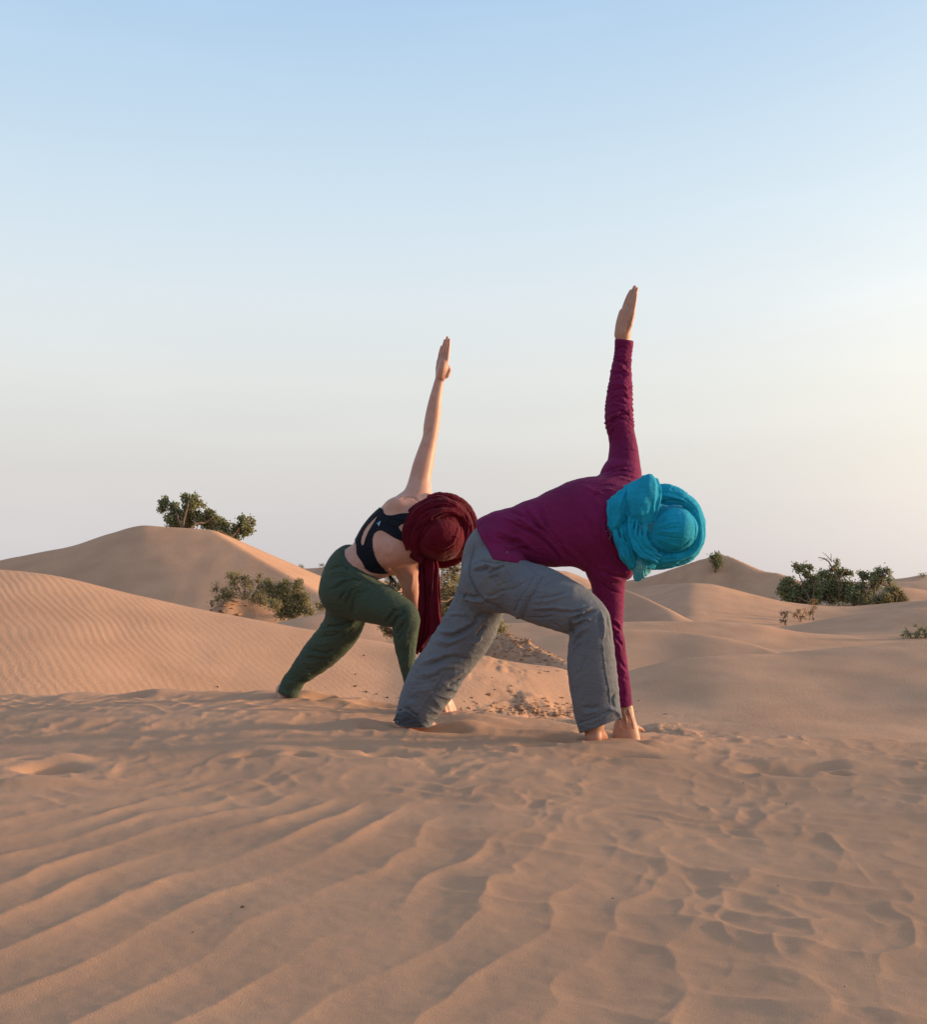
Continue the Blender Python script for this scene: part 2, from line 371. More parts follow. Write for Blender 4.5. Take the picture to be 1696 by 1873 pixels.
def bg_height(x, y):
    u = x/y*F+848
    zs = -.40+.05*fbm(x*.15, y*.15, 0, 3)-.004*np.maximum(y-20, 0)
    zs = zs+.06*np.maximum(y-12, 0)**0*0
    def smax(a, b, k):
        h = np.clip(.5+.5*(a-b)/k, 0, 1); return b+(a-b)*h+k*h*(1-h)
    # tall pyramid dune at the rear left: a shaded windward face and a lit flank meeting on a ridge
    zc, Yc, zf_ = crest_blend(u, 0, [(-1500,1085,28),(-600,1062,27),(-200,1046,26.5),(0,1027,26),(60,1015,26),(130,999,26),(200,977,26),(262,962,26),(290,963.5,26),(340,966,26),(390,968,26),(460,968,26),(700,968,26)], 75, 1)
    d = Yc-y; w_ = 1-np.exp(-np.maximum(d, 0)/1.3); zc = zc*(1-w_)+(zf_+.03)*w_
    A = zc-np.where(d > 0, 0.40*(np.sqrt(d*d+.06)-.24), .5*(np.sqrt(d*d+.3)-.55))
    p0, p1, p3 = P(392, 968, 26), P(474, 1050, 20.4), P(592, 1046, 30)
    n = np.cross(p1-p0, p3-p0); n = n if n[2] > 0 else -n
    Bp = p0[2]-(n[0]*(x-p0[0])+n[1]*(y-p0[1]))/n[2]
    Bp = Bp+.012*np.maximum(x-(p3[0]-2), 0)**2*.15
    k = .06; h = np.clip(.5+.5*(Bp-A)/k, 0, 1); L2 = A*h+Bp*(1-h)-k*h*(1-h)
    L2 = np.where(y > 26, np.minimum(L2, A), L2)
    zs = smax(L2, zs, .3)
    for crest, sf, sb, rad in DUNES:
        zc, Yc, zf_ = crest_blend(u, 0, crest, 130, 1)
        inside = sstep(crest[0][0]-260, crest[0][0]+20, u)*(1-sstep(crest[-1][0]-20, crest[-1][0]+260, u))
        d = Yc-y; w_ = 1-np.exp(-np.maximum(d, 0)/(.05*Yc)); zc = zc*(1-w_)+zf_*w_
        hh = zc-np.where(d > 0, sf, sb)*(np.sqrt(d*d+rad*rad)-rad)-(1-inside)*2.5
        zs = smax(hh, zs, np.clip(.012*Yc, .03, .5)*.55)
    zs = zs+.018*fbm(x*.7, y*.45, 4, 3)+.05*fbm(x*.16, y*.12, 14, 2)*sstep(9, 16, y)
    # dried crust and clods in the hollow and on the mound
    m1 = crust_mask(x, y)
    c = fbm(x*3.2, y*1.5, 30, 4)
    zs = zs+m1*(sstep(0, .12, c)*.022+sstep(.3, .4, c)*.02+.012*fbm(x*9, y*6, 31, 3))
    # far plain closes off the horizon
    zs = zs+sstep(90, 260, y)*(1.6+1.2*fbm(x*.012, y*.012, 40, 3))
    return zs
def crust_mask(x, y):
    u = x/y*F+848
    a = gauss(u, y, 960, 9.6, 170, 1.5)+gauss(u, y, 1150, 8.6, 160, .8)*.8
    b = gauss(u, y, 965, 12.9, 95, .9)*1.5
    return np.clip((a*sstep(-.15, .25, fbm(x*.9, y*.9, 33, 3))+b), 0, 1.5)
nu2 = np.concatenate([np.linspace(-1500, -60, 110)[:-1], np.linspace(-60, 1760, 640), np.linspace(1760, 3000, 100)[1:]])
yb = [6.2]
while yb[-1] < 2200: yb.append(yb[-1]*(1.0042 if yb[-1] < 62 else 1.02))
yb = np.array(yb)
U2, Y2 = np.meshgrid(nu2, yb); X2 = (U2-848)*Y2/F
Z2 = bg_height(X2, Y2)
dunes = tag(mesh_obj('desert_dunes', np.stack([X2, Y2, Z2], -1).reshape(-1, 3), grid_faces(*X2.shape), MAT_DUNE), kind='structure')
ca = dunes.data.attributes.new('crust', 'FLOAT', 'POINT'); ca.data.foreach_set('value', np.clip(crust_mask(X2, Y2), 0, 1).astype(np.float32).ravel())
ra = dunes.data.attributes.new('rip', 'FLOAT', 'POINT')
rip = (1-sstep(11.0, 13, Y2))*(1-.72*sstep(60, 620, U2))*(1-.6*sstep(900, 1100, U2))+.16*sstep(11.0, 13, Y2)*(1-sstep(20, 50, Y2))
rip = rip*(.55+.45*np.clip(.5+1.5*fbm(X2*.5, Y2*.35, 50, 2), 0, 1))
ra.data.foreach_set('value', np.clip(rip*(1-np.clip(crust_mask(X2, Y2), 0, 1)), 0, 1).astype(np.float32).ravel())
def bg_z(x, y): return float(bg_height(np.array([float(x)]), np.array([float(y)]))[0])
def on_dune(u, v, y0, y1):
    """first point of the dunes met by the sight line of a photo pixel between two distances"""
    ys = np.linspace(y0, y1, 600); xs = (u-848)*ys/F; zr = CZ-(v-HV)*ys/F
    zz = bg_height(xs, ys); k = np.argmax(zz >= zr)
    if zz[k] < zr[k]: k = int(np.argmax(zz-zr))
    return np.array([xs[k], ys[k], zz[k]])
# unseen dune, added at right to keep half the low sun off the foreground
sx_, sy_ = np.meshgrid(np.linspace(6.0, 24, 110), np.linspace(-14, 14, 130))
shz = -.45+2.09*np.exp(-((sx_-14)/np.where(sx_ < 14, 3.2, 4.5))**2)*(1-sstep(6.8, 10.6, sy_))+.05*fbm(sx_*.5, sy_*.5, 3, 3)-.8*sstep(9, 13, sy_)
tag(mesh_obj('sun_block_dune', np.stack([sx_, sy_, shz], -1).reshape(-1, 3), grid_faces(*sx_.shape), MAT_DUNE), kind='structure')
# the ground the far sheets do not reach: behind the camera and out to the horizon
gx = np.array([-2600, -400, -60, -20, 20, 60, 400, 2600.]); gy = np.array([-2600, -400, -40, -8, 0, 6, 40, 400, 2600.])
GX, GY = np.meshgrid(gx, gy)
tag(mesh_obj('desert_plain', np.stack([GX, GY, np.full_like(GX, -1.9)], -1).reshape(-1, 3), grid_faces(*GX.shape), MAT_DUNE), kind='structure')
print('terrain', time.time()-T0)

# ------------------------------------------------------------------ sculpting in a distance field
class Field:
    def __init__(s, lo, hi, h):
        s.h = h; s.lo = np.array(lo, float); s.n = (np.ceil((np.array(hi)-s.lo)/h)).astype(int)+1
        s.a = np.full(s.n, .1, np.float32)
        s.ax = [(s.lo[i]+np.arange(s.n[i])*h).astype(np.float32) for i in range(3)]
    def box(s, lo, hi):
        i0 = np.clip(np.floor((np.array(lo)-s.lo)/s.h).astype(int), 0, s.n-1)
        i1 = np.clip(np.ceil((np.array(hi)-s.lo)/s.h).astype(int)+1, 1, s.n)
        i1 = np.maximum(i1, i0+1)
        sl = tuple(slice(a, b) for a, b in zip(i0, i1))
        return sl, s.ax[0][sl[0]][:, None, None], s.ax[1][sl[1]][None, :, None], s.ax[2][sl[2]][None, None, :]
    def smin(s, sl, d, k):
        a = s.a[sl]
        if k <= 0: s.a[sl] = np.minimum(a, d); return
        h = np.clip(.5+.5*(a-d)/k, 0, 1)
        s.a[sl] = a*(1-h)+d*h-k*h*(1-h)
    def cones(s, C, R, sy=1.0, k=0.0):
        """union of round cones along the points C, radii R, depth scaled by sy; joined to the rest with blend k"""
        C = np.asarray(C, float); R = np.asarray(R, float)
        pad = R.max()*max(1, sy)+k+3*s.h
        sl, x, y, z = s.box(C.min(0)-pad, C.max(0)+pad)
        D = np.full(s.a[sl].shape, .1, np.float32)
        f = Field.__new__(Field); f.h = s.h; f.lo = np.array([x.flat[0], y.flat[0], z.flat[0]], float); f.n = np.array(D.shape); f.a = D
        f.ax = [x.ravel(), y.ravel(), z.ravel()]
        for i in range(len(C)-1):
            a, b, ra, rb = C[i], C[i+1], R[i], R[i+1]
            p2 = max(ra, rb)*max(1, sy)+k+2*s.h
            s2, X, Y_, Z_ = f.box(np.minimum(a, b)-p2, np.maximum(a, b)+p2)
            ab = b-a; ab = np.array([ab[0], ab[1]/sy, ab[2]]); L = max(float(ab@ab), 1e-9)
            px, py, pz = X-a[0], (Y_-a[1])/sy, Z_-a[2]
            t = np.clip((px*ab[0]+py*ab[1]+pz*ab[2])/L, 0, 1)
            d = np.sqrt((px-t*ab[0])**2+(py-t*ab[1])**2+(pz-t*ab[2])**2)-(ra+t*(rb-ra))
            f.a[s2] = np.minimum(f.a[s2], d)
        s.smin(sl, f.a, k)
    def limb(s, secs, k=0.0, sy=1.0, sub=5, grow=0.0, scale=1.0):
        """secs: (u1,v1,u2,v2,Y) two silhouette points of each section"""
        C = []; R = []
        for (u1, v1, u2, v2, Y) in secs:
            C.append(P((u1+u2)/2, (v1+v2)/2, Y)); R.append(math.hypot(u1-u2, v1-v2)/2*Y/F*scale+grow)
        C, R = spline(C, sub), spline(np.array(R)[:, None], sub)[:, 0]
        s.cones(C, R, sy, k)
    def ell(s, c, r, k=0.0, rot=None):
        c = np.asarray(c, float); r = np.asarray(r, float); pad = r.max()+k+3*s.h
        sl, x, y, z = s.box(c-pad, c+pad)
        X, Y_, Z_ = x-c[0], y-c[1], z-c[2]
        if rot is not None:
            Rm = np.array(rot.to_matrix()).T
            X, Y_, Z_ = (Rm[i, 0]*X+Rm[i, 1]*Y_+Rm[i, 2]*Z_ for i in range(3))
        q = np.sqrt((X/r[0])**2+(Y_/r[1])**2+(Z_/r[2])**2)
        s.smin(sl, ((q-1)*r.min()).astype(np.float32), k)
    def plane_cut(s, p0, n, lo=None, hi=None, k=0.0):
        """keep the side the normal points to"""
        n = np.asarray(n, float); n = n/np.linalg.norm(n)
        sl, x, y, z = s.box(lo if lo is not None else s.lo, hi if hi is not None else s.lo+s.n*s.h)
        d = -((x-p0[0])*n[0]+(y-p0[1])*n[1]+(z-p0[2])*n[2])
        s.a[sl] = np.maximum(s.a[sl], d)
    def carve(s, other):
        s.a = np.maximum(s.a, -other.a)
    def mesh(s):
        a = s.a; ins = a < 0
        nx, ny, nz = a.shape
        c = np.zeros((nx-1, ny-1, nz-1), np.uint8)
        for dx in (0, 1):
            for dy in (0, 1):
                for dz in (0, 1):
                    c += ins[dx:nx-1+dx, dy:ny-1+dy, dz:nz-1+dz]
        act = (c > 0) & (c < 8); idx = np.argwhere(act)
        vid = np.full(act.shape, -1, np.int32); vid[act] = np.arange(len(idx))
        corner = [(dx, dy, dz) for dx in (0, 1) for dy in (0, 1) for dz in (0, 1)]
        vals = np.stack([a[idx[:, 0]+o[0], idx[:, 1]+o[1], idx[:, 2]+o[2]] for o in corner], 1).astype(np.float64)
        acc = np.zeros((len(idx), 3)); cnt = np.zeros(len(idx))
        for i, o in enumerate(corner):
            for j, p in enumerate(corner):
                if j > i and sum(abs(o[q]-p[q]) for q in range(3)) == 1:
                    cr = (vals[:, i] < 0) != (vals[:, j] < 0)
                    t = np.where(cr, vals[:, i]/(vals[:, i]-vals[:, j]+1e-20), 0)
                    for q in range(3): acc[:, q] += np.where(cr, o[q]+t*(p[q]-o[q]), 0)
                    cnt += cr
        V = s.lo+(idx+acc/np.maximum(cnt, 1)[:, None])*s.h
        Q = []
        for ax in range(3):
            A = [slice(None)]*3; B = [slice(None)]*3; A[ax] = slice(0, -1); B[ax] = slice(1, None)
            e = ins[tuple(A)] != ins[tuple(B)]
            o1, o2 = [q for q in range(3) if q != ax]
            p = np.argwhere(e)
            ok = (p[:, o1] > 0) & (p[:, o2] > 0) & (p[:, o1] < a.shape[o1]-1) & (p[:, o2] < a.shape[o2]-1)
            p = p[ok]; fl = ins[p[:, 0], p[:, 1], p[:, 2]]
            def g(d1, d2):
                q = p.copy(); q[:, o1] -= d1; q[:, o2] -= d2; return vid[q[:, 0], q[:, 1], q[:, 2]]
            q = np.stack([g(0, 0), g(1, 0), g(1, 1), g(0, 1)], 1)
            flip = fl if ax != 1 else ~fl
            q[~flip] = q[~flip][:, ::-1]
            Q.append(q)
        Q = np.concatenate(Q); Q = Q[(Q >= 0).all(1)]
        return V, Q
def spline(C, sub):
    C = np.asarray(C, float)
    if len(C) == 2: return np.linspace(0, 1, sub+1)[:, None]*(C[1]-C[0])+C[0]
    E_ = np.concatenate([[2*C[0]-C[1]], C, [2*C[-1]-C[-2]]]); o = []
    for i in range(len(C)-1):
        p0, p1, p2, p3 = E_[i:i+4]
        for t in np.arange(sub)/sub:
            o.append(.5*((2*p1)+(-p0+p2)*t+(2*p0-5*p1+4*p2-p3)*t*t+(-p0+3*p1-3*p2+p3)*t**3))
    o.append(C[-1]); return np.array(o)
def smooth_mesh(V, Q, it=2, f=.5):
    n = len(V)
    for _ in range(it):
        S = np.zeros_like(V); c = np.zeros(n)
        for a, b in ((0, 1), (1, 2), (2, 3), (3, 0)):
            for ax in range(3):
                S[:, ax] += np.bincount(Q[:, a], V[Q[:, b], ax], n)+np.bincount(Q[:, b], V[Q[:, a], ax], n)
            c += np.bincount(Q[:, a], minlength=n)+np.bincount(Q[:, b], minlength=n)
        V = V*(1-f)+f*S/np.maximum(c, 1)[:, None]
    return V
def bounds(pts, ylo, yhi, pad=.05):
    A = np.array([P(u, v, (ylo+yhi)/2) for u, v in pts])
    lo = A.min(0)-pad; hi = A.max(0)+pad; lo[1] = ylo; hi[1] = yhi
    return lo, hi
def strokes(V, Q, items):
    """folds, seams and pleats: (photo points, height in mm, width in photo px[, taper]) pressed into or raised from the surface"""
    N = vnormals(V, Q)
    uu = 848+V[:, 0]*F/V[:, 1]; vv = HV-(V[:, 2]-CZ)*F/V[:, 1]
    disp = np.zeros(len(V))
    for it in items:
        pts, amp, w = it[:3]; w = w*.9; taper = it[3] if len(it) > 3 else 1
        pp = spline(np.array(pts, float), 6 if len(pts) > 2 else 10)
        best = []
        for (u, v) in pp:
            m = (np.abs(uu-u) < 3) & (np.abs(vv-v) < 3)
            if not m.any(): best.append(None); continue
            best.append(V[m][np.argmin(V[m][:, 1])])
        ok = [b for b in best if b is not None]
        if len(ok) < 2: continue
        A = np.array(ok); wm = w*A[:, 1].mean()/F
        lo, hi = A.min(0)-3*wm, A.max(0)+3*wm
        idx = np.where(((V > lo) & (V < hi)).all(1))[0]
        if not len(idx): continue
        X = V[idx]; bd = np.full(len(idx), 9.); bt = np.zeros(len(idx))
        for i in range(len(A)-1):
            a, b = A[i], A[i+1]; ab = b-a; t = np.clip((X-a)@ab/(ab@ab+1e-12), 0, 1)
            d = np.linalg.norm(X-a-t[:, None]*ab, axis=1)
            m = d < bd; bd[m] = d[m]; bt[m] = (i+t[m])/(len(A)-1)
        prof = np.exp(-(bd/wm)**2)
        if taper: prof = prof*np.clip(np.sin(np.pi*np.clip(bt, .03, .97))*1.6, 0, 1)
        disp[idx] += np.sign(amp)*np.minimum(abs(amp)*2.1, abs(amp)+5)*.001*prof
    return V+N*disp[:, None]
def crumple(V, Q, fn):
    return V+vnormals(V, Q)*fn(V)[:, None]
def creases(V, A, fa, fc, amp, seed):
    """sharp-edged cloth wrinkles running across the axis A"""
    A = np.array(A, float); A /= np.linalg.norm(A); B_ = np.cross(A, (0, 1, 0)); B_ /= np.linalg.norm(B_); C_ = np.cross(A, B_)
    a, b, c = V@A, V@B_, V@C_
    a = a+.035*pn(a*5+seed, b*6, c*6)+.25*b*pn(a*2.5, seed, c*2)
    r1 = 1-np.abs(pn(a*fa, b*fc, c*fc+seed))*2.4; r2 = 1-np.abs(pn(a*fa*2.1+5, b*fc*1.7, c*fc*1.7+seed))*2.4
    env = np.clip(.5+1.1*pn(a*3, b*4+seed, c*4), .1, 1.3)
    return amp*env*(np.clip(r1, 0, 1)**2.2-.25+.45*(np.clip(r2, 0, 1)**2-.25))
def uvpix(V): return 848+V[:, 0]*F/V[:, 1], HV-(V[:, 2]-CZ)*F/V[:, 1]
def strands(f, path, n, spread, r, k=.003, seed=0, wob=1.5, yspread=0.0, sy=1.0):
    """a band of gathered cloth: n soft rolls side by side along a path of (u, v, Y) photo points; spread and r in photo px"""
    C = spline(np.array([P(*p) for p in path]), 5); n_ = len(C)
    T = np.gradient(C, axis=0); T /= np.linalg.norm(T, axis=1)[:, None]
    up = np.array([0, 1., 0]); S_ = np.cross(T, up); S_ /= np.linalg.norm(S_, axis=1)[:, None]+1e-9
    sc = C[:, 1].mean()/F; tt = np.linspace(0, 1, n_)
    spr = np.interp(tt, np.linspace(0, 1, len(spread)), spread) if not np.isscalar(spread) else np.full(n_, spread)
    rr = np.interp(tt, np.linspace(0, 1, len(r)), r) if not np.isscalar(r) else np.full(n_, r)
    for i in range(n):
        o = (i/(max(n-1, 1))-.5)*2 if n > 1 else 0
        w = pn(tt*4+i*3.1+seed, seed*1.7, i*.9)*wob; dy = pn(tt*3.5+i*5.1, seed+2.2, i)*wob
        f.cones(C+S_*((o*spr+w)*sc)[:, None]+np.array([0, 1., 0])*(((abs(o)**1.5)*yspread+dy)*sc)[:, None], rr*sc*(1+.18*math.sin(i*2.4+seed)), sy, k)
def sheet(name, rows, mat, parent, th=.0022, folds=0.0, ff=9, seed=0, nu=44, nv=44, fray=0.0, holes=None):
    """hanging cloth through rows of (u, v, Y) photo points, with soft folds and a thin edge"""
    G = np.array([[P(*p) for p in r] for r in rows], float)
    A = np.array([spline(r, max(2, nu//(G.shape[1]-1))) for r in G])
    A = np.array([spline(A[:, j], max(2, nv//(G.shape[0]-1))) for j in range(A.shape[1])]).transpose(1, 0, 2)
    nr, nc = A.shape[:2]; V = A.reshape(-1, 3); Q = grid_faces(nr, nc)
    N = vnormals(V, Q)
    a, b = np.meshgrid(np.linspace(0, 1, nc), np.linspace(0, 1, nr))
    ph = a*ff+.9*pn(a*2+seed, b*1.6, seed)+.3*b
    d = (np.abs(np.sin(ph*math.pi))-.5)*folds*(.35+.65*np.clip(pn(a*3+seed, b*2, 3)*1.5+.6, 0, 1.2))+folds*.5*pn(a*7, b*5+seed, 1)
    V = V+N*d.reshape(-1, 1)
    if fray:
        V = V.reshape(nr, nc, 3); V[-1] += (V[-1]-V[-2])*(fray*RNG.random((nc, 1))); V = V.reshape(-1, 3)
    o = mesh_obj(name, V, Q, mat, parent)
    m = o.modifiers.new('thickness', 'SOLIDIFY'); m.thickness = th; m.offset = 0
    return o
def threads(name, pts, mat, parent, n=40, L=(4, 11), r=.0005, seed=3):
    """frayed threads along an edge of (u, v, Y, du, dv) photo points with the way they hang"""
    g = np.random.default_rng(seed); Vs = []; Fs = []
    pts = np.array(pts, float); cum = np.linspace(0, 1, len(pts))
    for i in range(n):
        t = g.random(); p = [np.interp(t, cum, pts[:, k]) for k in range(5)]
        l = g.uniform(*L); a = P(p[0], p[1], p[2]); j = g.normal(size=2)*.45
        b = P(p[0]+(p[3]+j[0])*l*.5, p[1]+(p[4]+j[1])*l*.5, p[2]-.002); c = P(p[0]+(p[3]+j[0]*1.6)*l, p[1]+(p[4]+j[1])*l, p[2]-.002+g.normal()*.003)
        for (q0, q1) in ((a, b), (b, c)):
            k = len(Vs)
            for q in (q0, q1):
                for an in (0, 2.1, 4.2): Vs.append(q+r*np.array([math.cos(an), math.sin(an), .4*math.sin(an)]))
            for e in range(3): Fs.append((k+e, k+(e+1) % 3, k+3+(e+1) % 3, k+3+e))
    return mesh_obj(name, np.array(Vs), Fs, mat, parent)
def rings(V, C, R, freq, amp, seed, skew=.6, k=2.2):
    """gathered-sleeve wrinkles running round a limb with axis points C; amp in mm (callable of position along the limb)"""
    C = spline(np.array(C, float), 6); L = np.concatenate([[0], np.cumsum(np.linalg.norm(np.diff(C, axis=0), axis=1))])
    bd = np.full(len(V), 9.); s = np.zeros(len(V)); ang = np.zeros(len(V))
    for i in range(len(C)-1):
        ab = C[i+1]-C[i]; t = np.clip((V-C[i])@ab/(ab@ab), 0, 1); q = V-C[i]-t[:, None]*ab; d = np.linalg.norm(q, axis=1)
        m = d < bd; bd[m] = d[m]; s[m] = L[i]+t[m]*(L[i+1]-L[i]); ang[m] = np.arctan2(q[m, 1], q[m, 0])
    S = s/L[-1]
    ca, sa = np.cos(ang), np.sin(ang)
    ph = s*freq+k*.5*pn(ca*1.3+seed, sa*1.3, s*freq*.35)+skew*ca*.5+.5*pn(ca*2.5, sa*2.5+seed, s*freq*.8)
    w = 1-np.abs(2*(ph-np.floor(ph))-1); w = w**1.6
    env = np.clip(.55+.9*pn(ca*1.5+seed*2, sa*1.5, s*freq*.55+5), 0, 1.3)
    inside = bd < R
    return np.where(inside, amp(S)*.001*(w*env-.25), 0)*np.clip((R-bd)/(R*.12), 0, 1)

def hand(f, W, Fw, Lt, sc=1.0, curl=(0, 0, 0, 0), spread=0.0, thumb=(.55, 0), k=.006, fat=1.0, thumb_pts=None):
    """palm, four fingers of different length and a thumb that leaves the side of the palm; Fw finger direction, Lt towards the thumb"""
    Fw = np.array(Fw, float); Fw /= np.linalg.norm(Fw); Lt = np.array(Lt, float); Lt -= Fw*(Lt@Fw); Lt /= np.linalg.norm(Lt)
    Nn = np.cross(Fw, Lt); W = np.array(W, float)
    q = lambda a, l, n=0: W+(Fw*a+Lt*l+Nn*n)*sc
    lats = (.030, .010, -.010, -.028); base = (.088, .092, .087, .078)
    for l, b in zip(lats, base):
        f.cones([q(-.005, l*.45), q(.04, l*.85), q(b, l)], np.array([.0145, .0135, .0105])*sc*fat, 1, k)
    f.cones([q(0, -.002), q(.05, 0.0), q(.075, 0)], np.array([.017, .016, .011])*sc*fat, 1, k)
    lens = ((.040, .024, .020), (.044, .027, .021), (.041, .025, .021), (.032, .019, .018))
    for i, (l, b, ln) in enumerate(zip(lats, base, lens)):
        p = q(b, l); a = math.radians(curl[i] if isinstance(curl, tuple) else curl); ang = 0
        pts = [p]; sp = spread*(l/.03)
        for j, L in enumerate(ln):
            ang += a*(1, 1.3, .8)[j]
            d = Fw*math.cos(ang)-Nn*math.sin(ang)+Lt*sp; d /= np.linalg.norm(d)
            p = p+d*L*sc; pts.append(p)
        r = np.array([.0098, .0086, .0080, .0066])*sc*fat*(1, 1.02, .98, .88)[i]
        f.cones(pts, r, 1, .002)
    t = thumb_pts or [(.012, .018, -.004), (.048, .043, -.012), (.076, .052, -.016), (.100, .054, -.018)]
    f.cones([q(*x) for x in t], np.array([.016, .0125, .0105, .0085])*sc*fat, 1, .006)
def foot(f, ankle, toe, up=(0, 0, 1), sc=1.0, side=1, k=.012, shank=True):
    """heel, arch, ball and five toes"""
    A = np.array(ankle, float); T = np.array(toe, float); T /= np.linalg.norm(T); U_ = np.array(up, float)
    S_ = np.cross(T, U_); S_ /= np.linalg.norm(S_); S_ *= side
    q = lambda a, l, n: A+(T*a+S_*l+U_*n)*sc
    if shank: f.cones([q(0, 0, .08), q(0, 0, 0)], np.array([.034, .034])*sc, 1, k)
    f.cones([q(0, 0, 0), q(-.022, 0, -.045)], np.array([.034, .029])*sc, 1, k)
    f.cones([q(-.022, 0, -.045), q(.04, 0, -.03), q(.10, .004, -.045), q(.135, .004, -.052)], np.array([.029, .032, .028, .022])*sc, 1, k)
    f.cones([q(0, 0, -.005), q(.05, 0, -.02), q(.12, -.02, -.048)], np.array([.034, .029, .019])*sc, 1, k)
    f.cones([q(0, 0, -.01), q(.06, .01, -.03), q(.12, .028, -.052)], np.array([.03, .025, .018])*sc, 1, k)
    for i, (l, a, r, ln) in enumerate(((-.028, .145, .0125, .034), (-.009, .15, .0090, .030), (.007, .145, .0085, .026), (.021, .138, .008, .022), (.033, .128, .0078, .018))):
        f.cones([q(a-.02, l, -.055), q(a+ln*.5, l, -.053), q(a+ln, l, -.060)], np.array([r, r, r*.9])*sc, 1, .003)
def head(f, C, up, fwd, sc=1.0):
    """skull with brow, nose, lips, chin, ears; up towards the crown, fwd the way the face looks"""
    U_ = np.array(up, float); U_ /= np.linalg.norm(U_); Fd = np.array(fwd, float); Fd -= U_*(Fd@U_); Fd /= np.linalg.norm(Fd); R_ = np.cross(Fd, U_)
    C = np.array(C, float); q = lambda r, fw, u: C+(R_*r+Fd*fw+U_*u)*sc
    f.cones([q(0, -.012, .03), q(0, .02, .025)], np.array([.082, .078])*sc, 1, .01)
    f.cones([q(0, .035, .0), q(0, .055, -.055), q(0, .068, -.092)], np.array([.062, .045, .026])*sc, 1, .02)
    f.cones([q(-.03, .085, .018), q(0, .094, .020), q(.03, .085, .018)], np.array([.010, .011, .010])*sc, 1, .01)
    f.cones([q(0, .094, .012), q(0, .108, -.012), q(0, .114, -.024)], np.array([.006, .008, .010])*sc, 1, .006)
    f.cones([q(-.013, .104, -.026), q(.013, .104, -.026)], np.array([.006, .006])*sc, 1, .004)
    f.cones([q(-.018, .096, -.050), q(0, .102, -.048), q(.018, .096, -.050)], np.array([.005, .006, .005])*sc, 1, .003)
    f.cones([q(-.015, .095, -.060), q(0, .100, -.061), q(.015, .095, -.060)], np.array([.006, .007, .006])*sc, 1, .003)
    for s_ in (-1, 1):
        f.ell(q(s_*.032, .084, .002), np.array([.013, .012, .010])*sc, .004)
        f.cones([q(s_*.078, .0, .012), q(s_*.083, -.008, -.005), q(s_*.078, .002, -.022)], np.array([.010, .011, .008])*sc, 1, .003)

